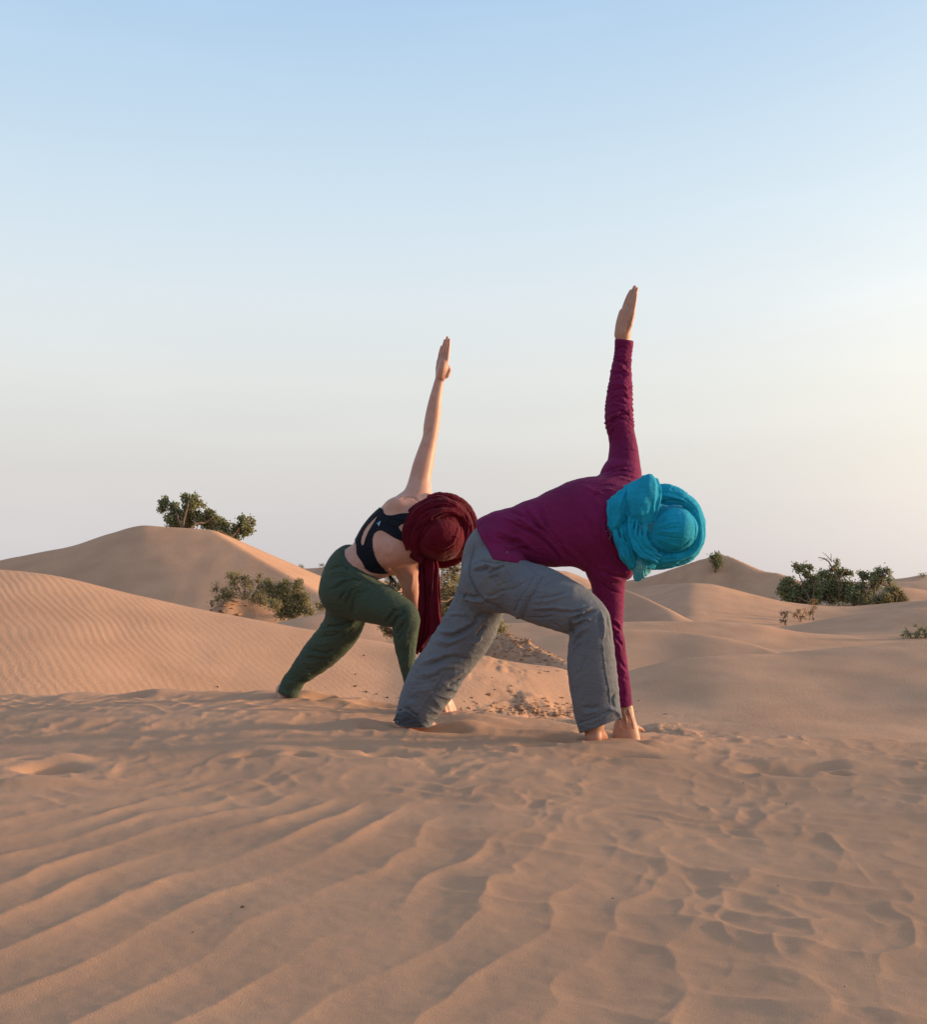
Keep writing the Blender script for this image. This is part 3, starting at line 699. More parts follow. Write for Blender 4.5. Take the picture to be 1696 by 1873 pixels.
# ------------------------------------------------------------------ person in the blue headscarf
YB = 5.0
def build_man():
    # ---- grey trousers
    lo, hi = bounds([(700, 930), (1160, 1370)], 4.62, 5.38, .02)
    back = [(850, 1008, 948, 1035, 5.02), (838, 1072, 925, 1112, 5.05), (812, 1128, 902, 1172, 5.08), (781, 1177, 866, 1220, 5.10), (752, 1222, 838, 1261, 5.11), (735, 1262, 815, 1291, 5.12), (727, 1296, 795, 1318, 5.12), (722, 1322, 788, 1342, 5.12)]
    front = [(866, 1010, 950, 1075, 4.96), (868, 1018, 935, 1108, 4.93), (952, 1023, 922, 1121, 4.92), (1002, 1037, 972, 1140, 4.87), (1046, 1060, 1014, 1153, 4.83), (1082, 1085, 1036, 1158, 4.81),
             (1109, 1113, 1044, 1157, 4.80), (1119, 1148, 1043, 1166, 4.80), (1123.5, 1180, 1040, 1190, 4.81), (1127, 1215, 1038, 1220, 4.82), (1131, 1250, 1042, 1253, 4.83), (1134, 1283, 1048, 1290, 4.84), (1137, 1312, 1058, 1332, 4.85), (1140, 1345, 1066, 1365, 4.86)]
    f = Field(lo, hi, .0036)
    f.limb(back, 0, .95)
    f.limb(front, .006, .92)
    f.limb([(852, 1010, 935, 1052, 4.99), (868, 970, 930, 1040, 4.99), (888, 957, 940, 1020, 4.99)], .02, 1.1)     # seat and waist
    f.ell(P(911, 1052, 4.945), (.113, .125, .120), .02)                      # near buttock
    # hems: the near leg ends at a slanting cuff, the far one drags on the sand
    a, b = P(1060, 1342, 4.85), P(1138, 1311, 4.85)
    n = np.cross(b-a, np.array([0, 1, -.10])); n = n if n[2] > 0 else -n
    boxlo, boxhi = P(1035, 1400, 4.70), P(1165, 1290, 5.0)
    f.plane_cut(a, n, boxlo, boxhi)
    a2 = P(722, 1321, 5.12); n2 = np.array([.07, -.16, 1.0])
    f.plane_cut(a2, n2, P(690, 1400, 4.9), P(850, 1290, 5.36))
    g = Field(lo, hi, .0036)
    g.limb([(1131, 1278, 1056, 1288, 4.84), (1133, 1312, 1064, 1335, 4.85), (1139, 1345, 1072, 1365, 4.86)], 0, .88)
    g.limb([(738, 1290, 786, 1304, 5.12), (732, 1310, 780, 1326, 5.12), (728, 1335, 776, 1350, 5.12)], 0, .88)
    f.carve(g)
    a, b, c = P(914, 930, 5.03), P(922, 990, 4.88), P(952, 1018, 4.93)       # waistband, under the shirt
    n = np.cross(b-a, c-a); n = -n if n[0] > 0 else n
    f.plane_cut(b, n, P(860, 1021, 4.62), P(1010, 900, 5.38))
    V, Q = f.mesh()
    S = [
     # seat crease, back pocket, flap
     ([(870, 990), (859, 1015), (856, 1045), (861, 1070), (875, 1092), (895, 1110)], -7, 3.5), ([(882, 1100), (905, 1112), (925, 1122)], -5, 4),
     ([(862, 1042), (878, 1040), (893, 1036)], -5, 2.5), ([(863, 1037), (880, 1033), (900, 1028)], 3.5, 3),
     ([(878, 1024), (900, 1028), (922, 1027)], -2.2, 1.6, 0), ([(883, 1030), (900, 1035), (918, 1031), (930, 1028)], 3.0, 2.5),
     ([(887, 1033), (893, 1052), (906, 1071), (919, 1073), (932, 1060), (934, 1052), (922, 1033)], -1.8, 1.2, 0),
     ([(890, 1048), (905, 1040), (925, 1034)], -4, 2.5), ([(888, 1054), (905, 1046), (920, 1040)], 3, 2.5),
     ([(892, 1056), (912, 1050)], -2.5, 2), ([(895, 1062), (918, 1055)], -2, 2), ([(900, 1068), (918, 1062)], -1.5, 2),
     ([(938, 1024), (955, 1028), (972, 1040), (980, 1052)], -2.0, 1.4, 0),
     ([(880, 1094), (905, 1090), (935, 1076), (975, 1054)], -2.5, 2.5), ([(870, 1090), (900, 1096), (930, 1083)], 2, 3),
     # strap-like zip band round the thigh
     ([(981, 1050), (968, 1078), (955, 1102), (946, 1132)], 3.2, 5.5, 0), ([(973, 1052), (961, 1078), (948, 1100), (938, 1126)], -2.2, 1.3, 0), ([(990, 1052), (976, 1080), (964, 1104), (954, 1134)], -2.6, 1.3, 0),
     ([(940, 1124), (946, 1134), (955, 1138)], 3, 3, 0),
     # thigh drag folds
     ([(985, 1075), (1010, 1062), (1040, 1052)], -2, 3), ([(975, 1098), (1010, 1088), (1042, 1080)], -2.6, 2.5), ([(970, 1105), (1005, 1096), (1040, 1086)], 2.2, 3),
     ([(965, 1122), (1000, 1120), (1040, 1122), (1075, 1108)], -3.0, 3), ([(968, 1116), (1005, 1114), (1045, 1114), (1080, 1104)], 3.0, 3),
     ([(960, 1131), (990, 1133), (1015, 1128)], -3, 2.5), ([(1000, 1138), (1020, 1148), (1036, 1158)], -3, 3),
     # knee pit
     ([(1040, 1138), (1060, 1128), (1080, 1118), (1094, 1112)], -6, 3.2), ([(1040, 1131), (1062, 1120), (1088, 1106)], 4.5, 3), ([(1042, 1143), (1062, 1136), (1084, 1128)], 4.0, 3),
     ([(1040, 1136), (1043, 1150), (1042, 1160), (1033, 1158)], -11, 4.5), ([(1046, 1158), (1052, 1148), (1072, 1132)], -4, 3), ([(1043, 1186), (1052, 1172), (1066, 1164)], -4, 3), ([(1046, 1168), (1058, 1158), (1078, 1146)], 3, 3),
     ([(1042, 1200), (1052, 1188), (1060, 1180)], -2.5, 2.5), ([(1101, 1112), (1105, 1130), (1107, 1150), (1105, 1175)], 3.2, 3.5), ([(1096, 1120), (1100, 1145), (1101, 1165)], -2.2, 3), ([(1112, 1122), (1116, 1145), (1121, 1175)], -2, 2.5),
     # shin seam
     ([(1103, 1180), (1106, 1210), (1110, 1240), (1115, 1265), (1118, 1290)], -1.6, 1.0, 0), ([(1105, 1180), (1108, 1210), (1112, 1240), (1117, 1265), (1120, 1290)], 1.4, 1.2, 0),
     ([(1062, 1296), (1080, 1298), (1100, 1293)], -3, 4), ([(1058, 1310), (1080, 1306), (1095, 1298)], 2, 3), ([(1128, 1270), (1124, 1285), (1128, 1298)], -4, 3), ([(1050, 1240), (1062, 1225), (1070, 1200)], -2, 4),
     # turned-up cuff
     ([(1058, 1324), (1080, 1318), (1105, 1308), (1122, 1301)], -2.4, 1.4, 0), ([(1058, 1329), (1082, 1323), (1107, 1313), (1126, 1305)], 1.8, 2.2, 0),
     ([(1119, 1300), (1128, 1302), (1137, 1310)], 5, 3, 0),
     # far leg
     ([(833, 1072), (842, 1086), (860, 1094), (882, 1096)], -8, 3.2), ([(836, 1078), (848, 1093), (866, 1101), (890, 1102)], 5, 3.5), ([(835, 1070), (838, 1080)], 4, 3),
     ([(832, 1098), (850, 1110), (870, 1122), (886, 1130)], -1.8, 1.2, 0), ([(820, 1125), (840, 1126), (858, 1134), (878, 1145)], -2.4, 1.6, 0), ([(818, 1120), (838, 1121), (858, 1128)], 2.5, 2.5),
     ([(800, 1160), (830, 1163), (860, 1150), (880, 1140)], -6, 4), ([(795, 1168), (825, 1174), (855, 1164)], 4, 4), ([(800, 1152), (830, 1153), (862, 1140)], 4.5, 4), ([(790, 1178), (815, 1184), (840, 1180)], -3, 3.5),
     ([(868, 1140), (880, 1128), (896, 1124)], -5, 3.5), ([(872, 1150), (884, 1140), (898, 1136)], 4, 3), ([(874, 1168), (884, 1154), (892, 1148)], -5, 3), ([(862, 1180), (876, 1176), (884, 1168)], 4, 3),
     ([(768, 1222), (795, 1210), (830, 1205), (860, 1208)], -5, 4), ([(762, 1214), (792, 1202), (828, 1196)], 3.5, 4), ([(760, 1232), (785, 1230), (810, 1222), (845, 1222)], 3.0, 4), ([(765, 1240), (790, 1240), (815, 1232)], -3, 3),
     ([(750, 1250), (775, 1252), (800, 1246)], -1.8, 3), ([(745, 1262), (770, 1266), (790, 1262)], 1.6, 3), ([(742, 1275), (765, 1280)], -1.5, 3), ([(742, 1288), (762, 1292)], 1.5, 3),
     ([(812, 1232), (802, 1250), (790, 1270), (775, 1290), (762, 1305)], 1.8, 1.6, 0), ([(815, 1234), (805, 1252), (793, 1272), (778, 1292)], -1.4, 1.4, 0),
     ([(822, 1258), (834, 1252), (848, 1244)], -5, 3), ([(824, 1266), (836, 1260)], 3.5, 2.5), ([(826, 1243), (842, 1235), (856, 1226)], 3, 3),
     ([(733, 1294), (742, 1296), (752, 1308), (760, 1312), (772, 1326)], -8, 3.2), ([(728, 1312), (745, 1318), (760, 1322)], -6, 4), ([(722, 1316), (730, 1320)], 4, 3),
    ]
    V = strokes(V, Q, S)
    V = crumple(V, Q, lambda V: .0012*fbm(V[:, 0]*14, V[:, 1]*14, V[:, 2]*14, 3)+.0012*fbm(V[:, 0]*9+3, V[:, 1]*9, V[:, 2]*30, 3)*sstep(5.0, 5.04, V[:, 1]))
    wb = sstep(5.0, 5.05, V[:, 1])*sstep(1060, 1100, uvpix(V)[1]); sh = sstep(1150, 1175, uvpix(V)[1])*(1-wb)*(uvpix(V)[0] > 1030)
    V = crumple(V, Q, lambda V: wb*creases(V, (-.46, 0, -.89), 15, 4.5, .0055, 1)+sh*creases(V, (.1, 0, -1), 13, 5, .0028, 2)+(1-wb-sh).clip(0, 1)*creases(V, (.85, 0, -.5), 11, 4, .0026, 3))
    V = smooth_mesh(V, Q, 1, .3)
    trousers = (V, Q)
    # ---- magenta shirt
    lo, hi = bounds([(860, 610), (1185, 1310)], 4.70, 5.36, .02)
    f = Field(lo, hi, .0036)
    torso = [(874, 950, 936, 1050, 4.99), (898, 938, 948, 1036, 4.99), (928, 930, 970, 1031, 4.985), (962, 917, 994, 1034, 4.98), (1000, 903, 1024, 1036, 4.98), (1040, 886, 1052, 1036, 4.985), (1078, 873, 1080, 1040, 4.99), (1112, 872, 1110, 1040, 5.0), (1138, 885, 1134, 1040, 5.01), (1152, 905, 1146, 1030, 5.02)]
    f.limb(torso, 0, .78)
    arm_up = [(1092, 890, 1172, 905, 5.05), (1098, 868, 1174, 880, 5.06), (1109, 852, 1172, 858, 5.07), (1114, 830, 1169, 834, 5.075), (1115, 808, 1165, 811, 5.08), (1111, 788, 1161, 790, 5.08), (1107, 770, 1159.5, 771, 5.08), (1107, 750, 1158, 751, 5.08), (1108.5, 730, 1157, 731, 5.08),
              (1113, 705, 1157, 706, 5.08), (1116, 685, 1156, 686, 5.08), (1121, 665, 1156, 666, 5.08), (1124, 645, 1157, 646, 5.08), (1124.5, 628, 1159, 630, 5.08), (1125, 610, 1160, 612, 5.08)]
    f.limb(arm_up, .045, .95)
    arm_dn = [(1062, 1010, 1150, 1010, 5.0), (1070, 1034, 1151, 1036, 5.0), (1079, 1056, 1146, 1056, 5.01), (1084, 1080, 1143, 1080, 5.02), (1090, 1110, 1141.5, 1110, 5.03), (1096, 1140, 1140, 1140, 5.035), (1101, 1158, 1140, 1158, 5.04), (1104, 1175, 1144, 1175, 5.04), (1108, 1195, 1146, 1195, 5.04), (1113, 1225, 1150, 1225, 5.04), (1119, 1258, 1154, 1256, 5.04), (1123, 1290, 1157.5, 1288, 5.04), (1126, 1312, 1160, 1310, 5.04)]
    f.limb(arm_dn, .04, .95)
    f.limb([(1128, 1030, 1158, 1050, 4.97), (1135, 1040, 1156, 1056, 4.99)], .008, 1)      # sagging fold at the collar side
    # hem plane through three points of the hem line, cuffs
    a, b, c = P(880, 957, 5.03), P(893, 1003, 4.88), P(919, 1028, 4.93)
    n = np.cross(b-a, c-a); n = n if n[0] > 0 else -n
    f.plane_cut(b, n, P(840, 1080, 4.70), P(1010, 930, 5.37))
    G2 = Field(lo, hi, .0036)                       # the tail of the shirt lying over the seat
    G2.ell(P(911, 1052, 4.945), (.119, .131, .126), 0)
    G2.limb([(849, 1007, 935, 1052, 4.99), (866, 967, 930, 1042, 4.99), (886, 953, 942, 1022, 4.99)], .02, 1.16)
    G2.plane_cut(b, n, None, None)
    G2.plane_cut(P(918, 1027, 4.85), np.cross(P(1010, 1038, 4.85)-P(918, 1027, 4.85), np.array([0, 1, -.15])), None, None)
    hh = np.clip(.5+.5*(f.a-G2.a)/.006, 0, 1); f.a = f.a*(1-hh)+G2.a*hh-.006*hh*(1-hh)
    f.plane_cut(P(1142, 622, 5.08), (-.12, .10, -1), P(1100, 640, 4.9), P(1180, 600, 5.2))
    f.plane_cut(P(1145, 1292, 5.04), (-.13, 0, 1), P(1110, 1330, 4.9), P(1180, 1280, 5.2))
    g = Field(lo, hi, .0036)
    g.limb([(1128.5, 642, 1154.5, 643, 5.08), (1128.5, 628, 1156, 629, 5.08), (1129, 605, 1157, 606, 5.08)], 0, .95)
    g.limb([(1125, 1272, 1153, 1270, 5.04), (1127, 1290, 1155, 1288, 5.04), (1130, 1318, 1158, 1318, 5.04)], 0, .95)
    g.limb([(1136, 955, 1126, 1018, 4.985), (1160, 960, 1148, 1020, 4.98), (1190, 960, 1180, 1018, 4.97)], 0, 1.0)     # neck opening
    g.limb([(870, 985, 906, 1040, 4.99), (884, 966, 925, 1040, 4.99), (905, 955, 940, 1028, 4.99)], 0, .8)
    f.carve(g)
    V, Q = f.mesh()
    S = [
     # diagonal drag folds across the back
     ([(925, 948), (950, 962), (985, 985), (1015, 1015), (1025, 1032)], -4.5, 3), ([(935, 940), (965, 958), (1000, 985), (1030, 1020)], 3.5, 3.5), ([(945, 935), (975, 955), (1010, 985)], -2.5, 2.5), ([(958, 925), (966, 940), (985, 965), (1012, 995), (1050, 1030)], -3.5, 3),
     ([(966, 920), (975, 940), (995, 965), (1025, 1000)], 3, 3), ([(985, 918), (990, 940), (1002, 970), (1030, 1005), (1062, 1040)], -3, 3), ([(997, 912), (996, 935), (1008, 965)], 2.5, 3),
     ([(905, 978), (925, 985), (950, 1000), (965, 1012)], -3, 3), ([(900, 966), (925, 974), (955, 990), (985, 1015)], 3, 3.5), ([(915, 995), (935, 1000), (965, 1000)], 3, 3), ([(920, 1008), (945, 1004), (970, 1010)], -2.5, 2.5), ([(905, 990), (925, 1000), (940, 1015)], -2, 3),
     ([(886, 965), (890, 985), (902, 1005), (918, 1021)], -1.3, 1.2, 0), ([(930, 932), (945, 938), (956, 945)], -3, 3), ([(915, 942), (935, 950), (950, 960)], 2.5, 3),
     ([(1060, 930), (1075, 955), (1095, 990), (1125, 1025)], -3, 4), ([(1085, 935), (1100, 975), (1122, 1005), (1140, 1030)], 3, 4), ([(1100, 965), (1108, 990), (1128, 1015), (1148, 1035)], -4, 3), ([(1105, 955), (1115, 985), (1138, 1012)], 3, 3),
     ([(1100, 940), (1085, 915), (1090, 895)], -2, 5), ([(1040, 1000), (1065, 1020), (1090, 1045), (1120, 1050)], -2.5, 3.5), ([(1030, 1018), (1055, 1034), (1080, 1052)], 2, 3),
     ([(1120, 985), (1119, 1002), (1128, 1018), (1140, 1030)], 2.0, 1.8, 0), ([(1117, 985), (1115, 1002), (1124, 1020)], -1.2, 1.0, 0),
     # under the raised shoulder
     ([(1102, 862), (1130, 852), (1160, 848)], -3, 2.5), ([(1102, 868), (1130, 858), (1168, 858)], -4, 2.2), ([(1100, 873), (1128, 866), (1150, 868), (1172, 876)], -3.5, 2.2), ([(1104, 880), (1130, 873), (1150, 876), (1168, 884)], 2.5, 2.2), ([(1090, 888), (1110, 884), (1130, 887)], -2.5, 2.5), ([(1085, 900), (1110, 893), (1130, 895)], 2.5, 3),
     ([(1065, 885), (1085, 895), (1110, 902)], 2, 4), ([(1112, 866), (1140, 855), (1170, 864)], 3, 2),
     # elbow gathers on the raised sleeve
     ([(1110, 778), (1122, 768), (1135, 755), (1152, 756)], -5, 2.2), ([(1110, 770), (1124, 758), (1138, 750)], 3.5, 2.2), ([(1133, 748), (1146, 752), (1158, 762)], -4, 1.8), ([(1130, 743), (1140, 746), (1150, 745)], 1.5, 2), ([(1136, 764), (1148, 763), (1159, 766)], -4, 1.6), ([(1112, 786), (1120, 776), (1135, 768), (1158, 772)], -3, 2),
     ([(1118, 806), (1116, 795), (1122, 784)], -3, 2), ([(1142, 822), (1156, 821), (1168, 824)], -2.5, 1.5), ([(1110, 728), (1135, 722), (1157, 729)], -3, 2), ([(1112, 715), (1135, 709), (1157, 712)], -3, 2), ([(1114, 702), (1134, 700), (1150, 704)], 2.5, 2.2), ([(1112, 735), (1134, 733), (1156, 740)], -2.5, 2),
     ([(1125, 664), (1138, 670), (1156, 680)], 3.5, 2), ([(1124, 658), (1140, 660), (1152, 668)], -3, 2), ([(1122, 640), (1134, 635), (1150, 640)], -3, 2), ([(1124, 632), (1142, 630), (1158, 634)], -1.5, 1.0, 0), ([(1118, 684), (1132, 680), (1150, 688)], -3, 2.2),
     # lower sleeve
     ([(1086, 1060), (1110, 1078), (1140, 1089)], -3.5, 2.2), ([(1088, 1054), (1112, 1068), (1142, 1070)], -2.2, 2), ([(1100, 1046), (1122, 1054), (1144, 1058)], -3, 1.8), ([(1105, 1038), (1130, 1048), (1150, 1050)], 3, 2.2), ([(1108, 1052), (1126, 1060), (1144, 1065)], 2, 2),
     ([(1118, 1138), (1130, 1146), (1139, 1156)], -4, 2), ([(1120, 1145), (1130, 1154), (1138, 1160)], 3.5, 2), ([(1120, 1132), (1132, 1140), (1140, 1148)], 2.5, 2), ([(1122, 1158), (1134, 1168), (1143, 1180)], -3.5, 2), ([(1120, 1166), (1132, 1178), (1140, 1192)], 2.5, 2.5),
     ([(1130, 1200), (1140, 1210), (1148, 1222)], -2.5, 2), ([(1126, 1220), (1140, 1222), (1150, 1230)], 2, 2), ([(1130, 1240), (1142, 1238), (1152, 1240)], -2, 2), ([(1134, 1285), (1145, 1284), (1156, 1281)], -1.2, 1, 0), ([(1138, 1245), (1143, 1262), (1141, 1278)], -2, 2.5),
    ]
    V = strokes(V, Q, S)
    axu = [P(1141, 628, 5.08), P(1137, 690, 5.08), P(1132, 760, 5.08), P(1138, 815, 5.08)]
    V = crumple(V, Q, lambda V: rings(V, axu, .075, 52, lambda s: 7.0*sstep(0, .12, s)*(1-sstep(.78, 1, s)), 3))
    axd = [P(1113, 1100, 5.03), P(1122, 1150, 5.035), P(1130, 1210, 5.04), P(1140, 1285, 5.04)]
    V = crumple(V, Q, lambda V: rings(V, axd, .07, 48, lambda s: 1.8*sstep(0, .2, s)*(1-sstep(.8, 1, s)), 8))
    V = crumple(V, Q, lambda V: .0010*fbm(V[:, 0]*16, V[:, 1]*16, V[:, 2]*16, 3)+.0022*pn((V[:, 0]*.8+V[:, 2]*.62)*24+pn(V[:, 0]*7, V[:, 1]*7, V[:, 2]*7), V[:, 1]*5, (V[:, 2]*.8-V[:, 0]*.5)*5)*(uvpix(V)[0] < 1100)*(uvpix(V)[1] > 900))
    V = crumple(V, Q, lambda V: (uvpix(V)[1] > 880)*(uvpix(V)[1] < 1045)*creases(V, (.72, 0, .55), 15, 4, .0030, 4)*(1-sstep(1090, 1130, uvpix(V)[0])))
    V = smooth_mesh(V, Q, 1, .3)
    shirt = (V, Q)
    # ---- body, one continuous surface
    lo, hi = bounds([(715, 515), (1270, 1362)], 4.66, 5.42, .02)
    f = Field(lo, hi, .0030)
    f.limb(back[:-1], 0, .9, scale=.72)
    f.limb([(745, 1292, 790, 1306, 5.12), (748, 1312, 782, 1318, 5.13)], .01)
    f.limb(front[:-3], .01, .88, scale=.78)
    f.limb([(1112, 1285, 1068, 1290, 4.845), (1106, 1315, 1068, 1320, 4.85), (1104, 1325, 1068, 1330, 4.855)], .01)
    f.limb([(872, 1000, 930, 1050, 4.97), (900, 972, 940, 1025, 4.98)], .02, 1.0, scale=.8)
    f.limb(torso[2:], .03, .70, scale=.84)
    f.limb(arm_up[:-2], .03, .9, scale=.76); f.limb([(1128, 650, 1152, 651, 5.08), (1127, 628, 1153, 629, 5.08), (1128, 615, 1153, 617, 5.08)], .01, .9)
    f.limb(arm_dn[:-2], .03, .9, scale=.76)
    f.limb([(1127, 1262, 1152, 1262, 5.04), (1130, 1290, 1157, 1290, 5.04), (1129, 1306, 1159, 1306, 5.04)], .01, .8)
    f.limb([(1130, 950, 1118, 1022, 5.0), (1150, 948, 1135, 1015, 4.97), (1180, 945, 1168, 1008, 4.94)], .02, .9)
    head(f, P(1206, 975, 4.93), (.92, -.32, -.05), (.25, .55, -.80), 1.0)
    # raised hand, back of the fingers turned to us, thumb on the far side
    hand(f, P(1139, 612, 5.08), (.245, .02, .97), (-.50, .86, .1), 1.06, curl=(4, 3, 2, -2), k=.008, fat=1.05)
    f.limb([(1125, 606, 1154, 616, 5.08), (1127, 590, 1153, 596, 5.085), (1132, 572, 1156, 577, 5.09)], .008, .8)
    # supporting hand spread on the sand
    W = P(1143, 1306, 5.04)
    f.limb([(1129, 1300, 1158, 1300, 5.04), (1127, 1316, 1162, 1316, 5.035), (1123, 1332, 1167, 1332, 5.03), (1119, 1352, 1172, 1352, 5.03)], .01, .7)
    hand(f, W+np.array([.008, .010, -.052]), (.35, .90, -.10), (-.9, .35, .0), .95, curl=(4, 4, 4, 6), spread=.14, k=.01, thumb_pts=[(.03, .02, .0), (.055, .045, .0), (.085, .065, .004), (.108, .072, .006)])
    for du, dl in ((1131, 1134), (1140, 1147), (1149, 1158)):                        # tendons on the back of the wrist
        f.limb([(du, 1300, du+4, 1300, 5.012), (dl, 1332, dl+4, 1332, 4.985)], .006)
    foot(f, P(1087, 1326, 4.86)+np.array([0, .005, 0]), (.16, .98, -.06), sc=1.0, side=1, shank=False)
    foot(f, P(746, 1309, 5.13), (.58, .81, .02), sc=1.02, side=1, shank=False)
    V, Q = f.mesh()
    S = [([(1139, 617), (1143, 600), (1150, 575), (1153, 560)], 2.2, 1.6), ([(1146, 614), (1149, 596), (1154, 575)], -2, 1.6), ([(1143, 598), (1146, 585)], -2.0, 1.6),
         ([(1139, 1300), (1144, 1316), (1140, 1330)], 1.8, 1.4), ([(1148, 1302), (1150, 1318), (1158, 1334)], 2.0, 1.5), ([(1134, 1310), (1136, 1325), (1132, 1336)], -1.5, 2), ([(1144, 1318), (1150, 1330)], -1.5, 1.5), ([(1152, 1312), (1156, 1328)], -1.6, 1.5)]
    V = strokes(V, Q, S)
    V = smooth_mesh(V, Q, 1, .3)
    body = mesh_obj('person', V, Q, MAT_SKIN_M)
    tag(body, 'person in turquoise headscarf, magenta shirt and grey trousers, one arm raised straight up', 'person', 'people stretching on the dune')
    tr = mesh_obj('trousers', *trousers, MAT_GREY, body)
    sheet('hem_lining', [[(u, v, y) for (u, v), y in zip(r, (5.082, 5.055, 5.046, 5.050))] for r in
          ([(731, 1296), (744, 1302), (757, 1311), (770, 1321)], [(726, 1307), (740, 1313), (756, 1320), (774, 1326)], [(719, 1318), (737, 1325), (757, 1329), (780, 1330)])], MAT_GREYIN, tr, th=.003, folds=.006, ff=3, seed=3, nu=24, nv=18)
    mesh_obj('shirt', *shirt, MAT_SHIRT, body)
    return body
man = build_man()
print('man', time.time()-T0)

# ------------------------------------------------------------------ turquoise headscarf
def build_blue_scarf(body):
    lo, hi = bounds([(1100, 862), (1298, 1072)], 4.70, 5.10, .01)
    f = Field(lo, hi, .0028)
    f.ell(P(1232, 970, 4.90), (.092, .135, .094), 0)                       # cloth stretched over the crown
    f.ell(P(1190, 975, 4.93), (.11, .12, .115), .02)
    # twisted roll round the head
    rim = [(1172, 925, 4.86), (1195, 911, 4.85), (1222, 908, 4.84), (1250, 915, 4.845), (1270, 932, 4.85), (1280, 955, 4.855), (1282, 980, 4.855), (1274, 1002, 4.855), (1255, 1015, 4.85), (1228, 1021, 4.845), (1202, 1020, 4.85), (1180, 1008, 4.85)]
    strands(f, rim, 1, 0, [8, 7, 5.5, 5, 5, 5.5, 6, 6], .002, 1, 1.6, 3)
    strands(f, [(u, v, y-.012) for u, v, y in rim], 7, [11, 9, 7, 6, 5, 5.5, 6.5, 6], [3, 2.8, 2.4, 2.2, 2.2, 2.4, 2.6, 2.6], .0008, 11, 3.6, 5)
    strands(f, [(1160, 905, 4.93), (1200, 897, 4.94), (1240, 903, 4.95), (1264, 927, 4.96), (1278, 955, 4.965), (1279, 985, 4.965), (1265, 1008, 4.96), (1235, 1020, 4.96), (1195, 1026, 4.95), (1165, 1015, 4.94)], 3, 5, 7.5, .004, 5, 2, 2)
    strands(f, [(1150, 930, 5.03), (1200, 915, 5.04), (1250, 925, 5.04), (1270, 965, 5.04), (1255, 1005, 5.04), (1200, 1018, 5.03), (1150, 1010, 5.03)], 3, 8, 13, .006, 9, 2, 2)
    # folds gathered at the nape, below the flaps
    strands(f, [(1172, 935, 4.84), (1166, 960, 4.825), (1168, 985, 4.82), (1182, 1008, 4.83), (1205, 1022, 4.84)], 5, [16, 14, 13, 11, 8], [5.5, 5.5, 5, 4.5, 4], .002, 2, 2.0, 2)
    strands(f, [(1172, 935, 4.815), (1166, 960, 4.80), (1168, 985, 4.795), (1182, 1008, 4.805), (1205, 1022, 4.815)], 8, [18, 16, 14, 12, 8], 2.6, .0008, 12, 4, 0)
    strands(f, [(1130, 940, 4.87), (1134, 965, 4.85), (1142, 990, 4.845), (1150, 1015, 4.85), (1158, 1036, 4.87)], 4, [10, 9, 10, 9, 4], [6, 6.5, 7, 6.5, 5], .002, 3, 2.0, 2)
    strands(f, [(1130, 940, 4.845), (1134, 965, 4.825), (1142, 990, 4.82), (1150, 1015, 4.825), (1158, 1036, 4.845)], 6, [12, 11, 12, 10, 4], 2.6, .0008, 13, 4, 1)
    strands(f, [(1152, 955, 4.845), (1152, 980, 4.835), (1160, 1002, 4.835), (1170, 1022, 4.85)], 3, [5, 6, 6, 4], [5, 5, 5, 4], .002, 4, 1.5, 1)
    strands(f, [(1162, 1000, 4.84), (1172, 1018, 4.84), (1184, 1030, 4.85), (1196, 1032, 4.87)], 3, 5, 4.5, .002, 6, 1.5, 1)
    V, Q = f.mesh()
    S = []
    for i in range(9):                                                                                # strain folds radiating from the knot over the crown
        a = -.75+i*.19
        S.append(([(1196+3*i % 7, 955+i*5), (1196+30*math.cos(a), 955+i*5+30*math.sin(a)), (1196+55*math.cos(a*.8), 955+i*5+52*math.sin(a*.8))], (-1.4 if i % 2 else 1.4), 2.0))
    S += [([(1176, 935), (1200, 924), (1228, 918), (1258, 925), (1272, 945)], -3.5, 2), ([(1270, 940), (1276, 965), (1274, 990), (1262, 1008)], -4, 2.2), ([(1200, 1008), (1225, 1012), (1250, 1004), (1266, 990)], -4, 2.2),
          ([(1190, 918), (1215, 914), (1245, 918)], -2, 1.5), ([(1285, 950), (1288, 975), (1284, 1000)], -2.5, 1.5), ([(1208, 1024), (1235, 1024), (1262, 1016)], -2.5, 1.6), ([(1240, 1019), (1255, 1012), (1272, 1000)], 2, 1.5)]
    V = strokes(V, Q, S)
    V = crumple(V, Q, lambda V: creases(V, (.6, 0, -.8), 20, 6, .0024, 7)+.0030*pn(V[:, 0]*24, V[:, 1]*18, V[:, 2]*24)+.0010*pn(V[:, 0]*70, V[:, 1]*40, V[:, 2]*50))
    sc = mesh_obj('headscarf', V, Q, MAT_BLUE, body)
    # loose ends tucked at the nape
    sheet('scarf_end', [[(1112, 916, 4.86), (1125, 904, 4.83), (1142, 892, 4.83), (1160, 880, 4.85)],
                        [(1111, 932, 4.84), (1124, 924, 4.81), (1138, 915, 4.80), (1156, 905, 4.83)],
                        [(1112, 948, 4.84), (1124, 944, 4.81), (1136, 938, 4.80), (1150, 930, 4.83)],
                        [(1112, 962, 4.85), (1120, 966, 4.82), (1132, 958, 4.81), (1146, 950, 4.83)],
                        [(1118, 968, 4.86), (1124, 974, 4.84), (1134, 968, 4.83), (1150, 966, 4.84)]], MAT_BLUE, sc, folds=.006, ff=4, seed=1, fray=.8)
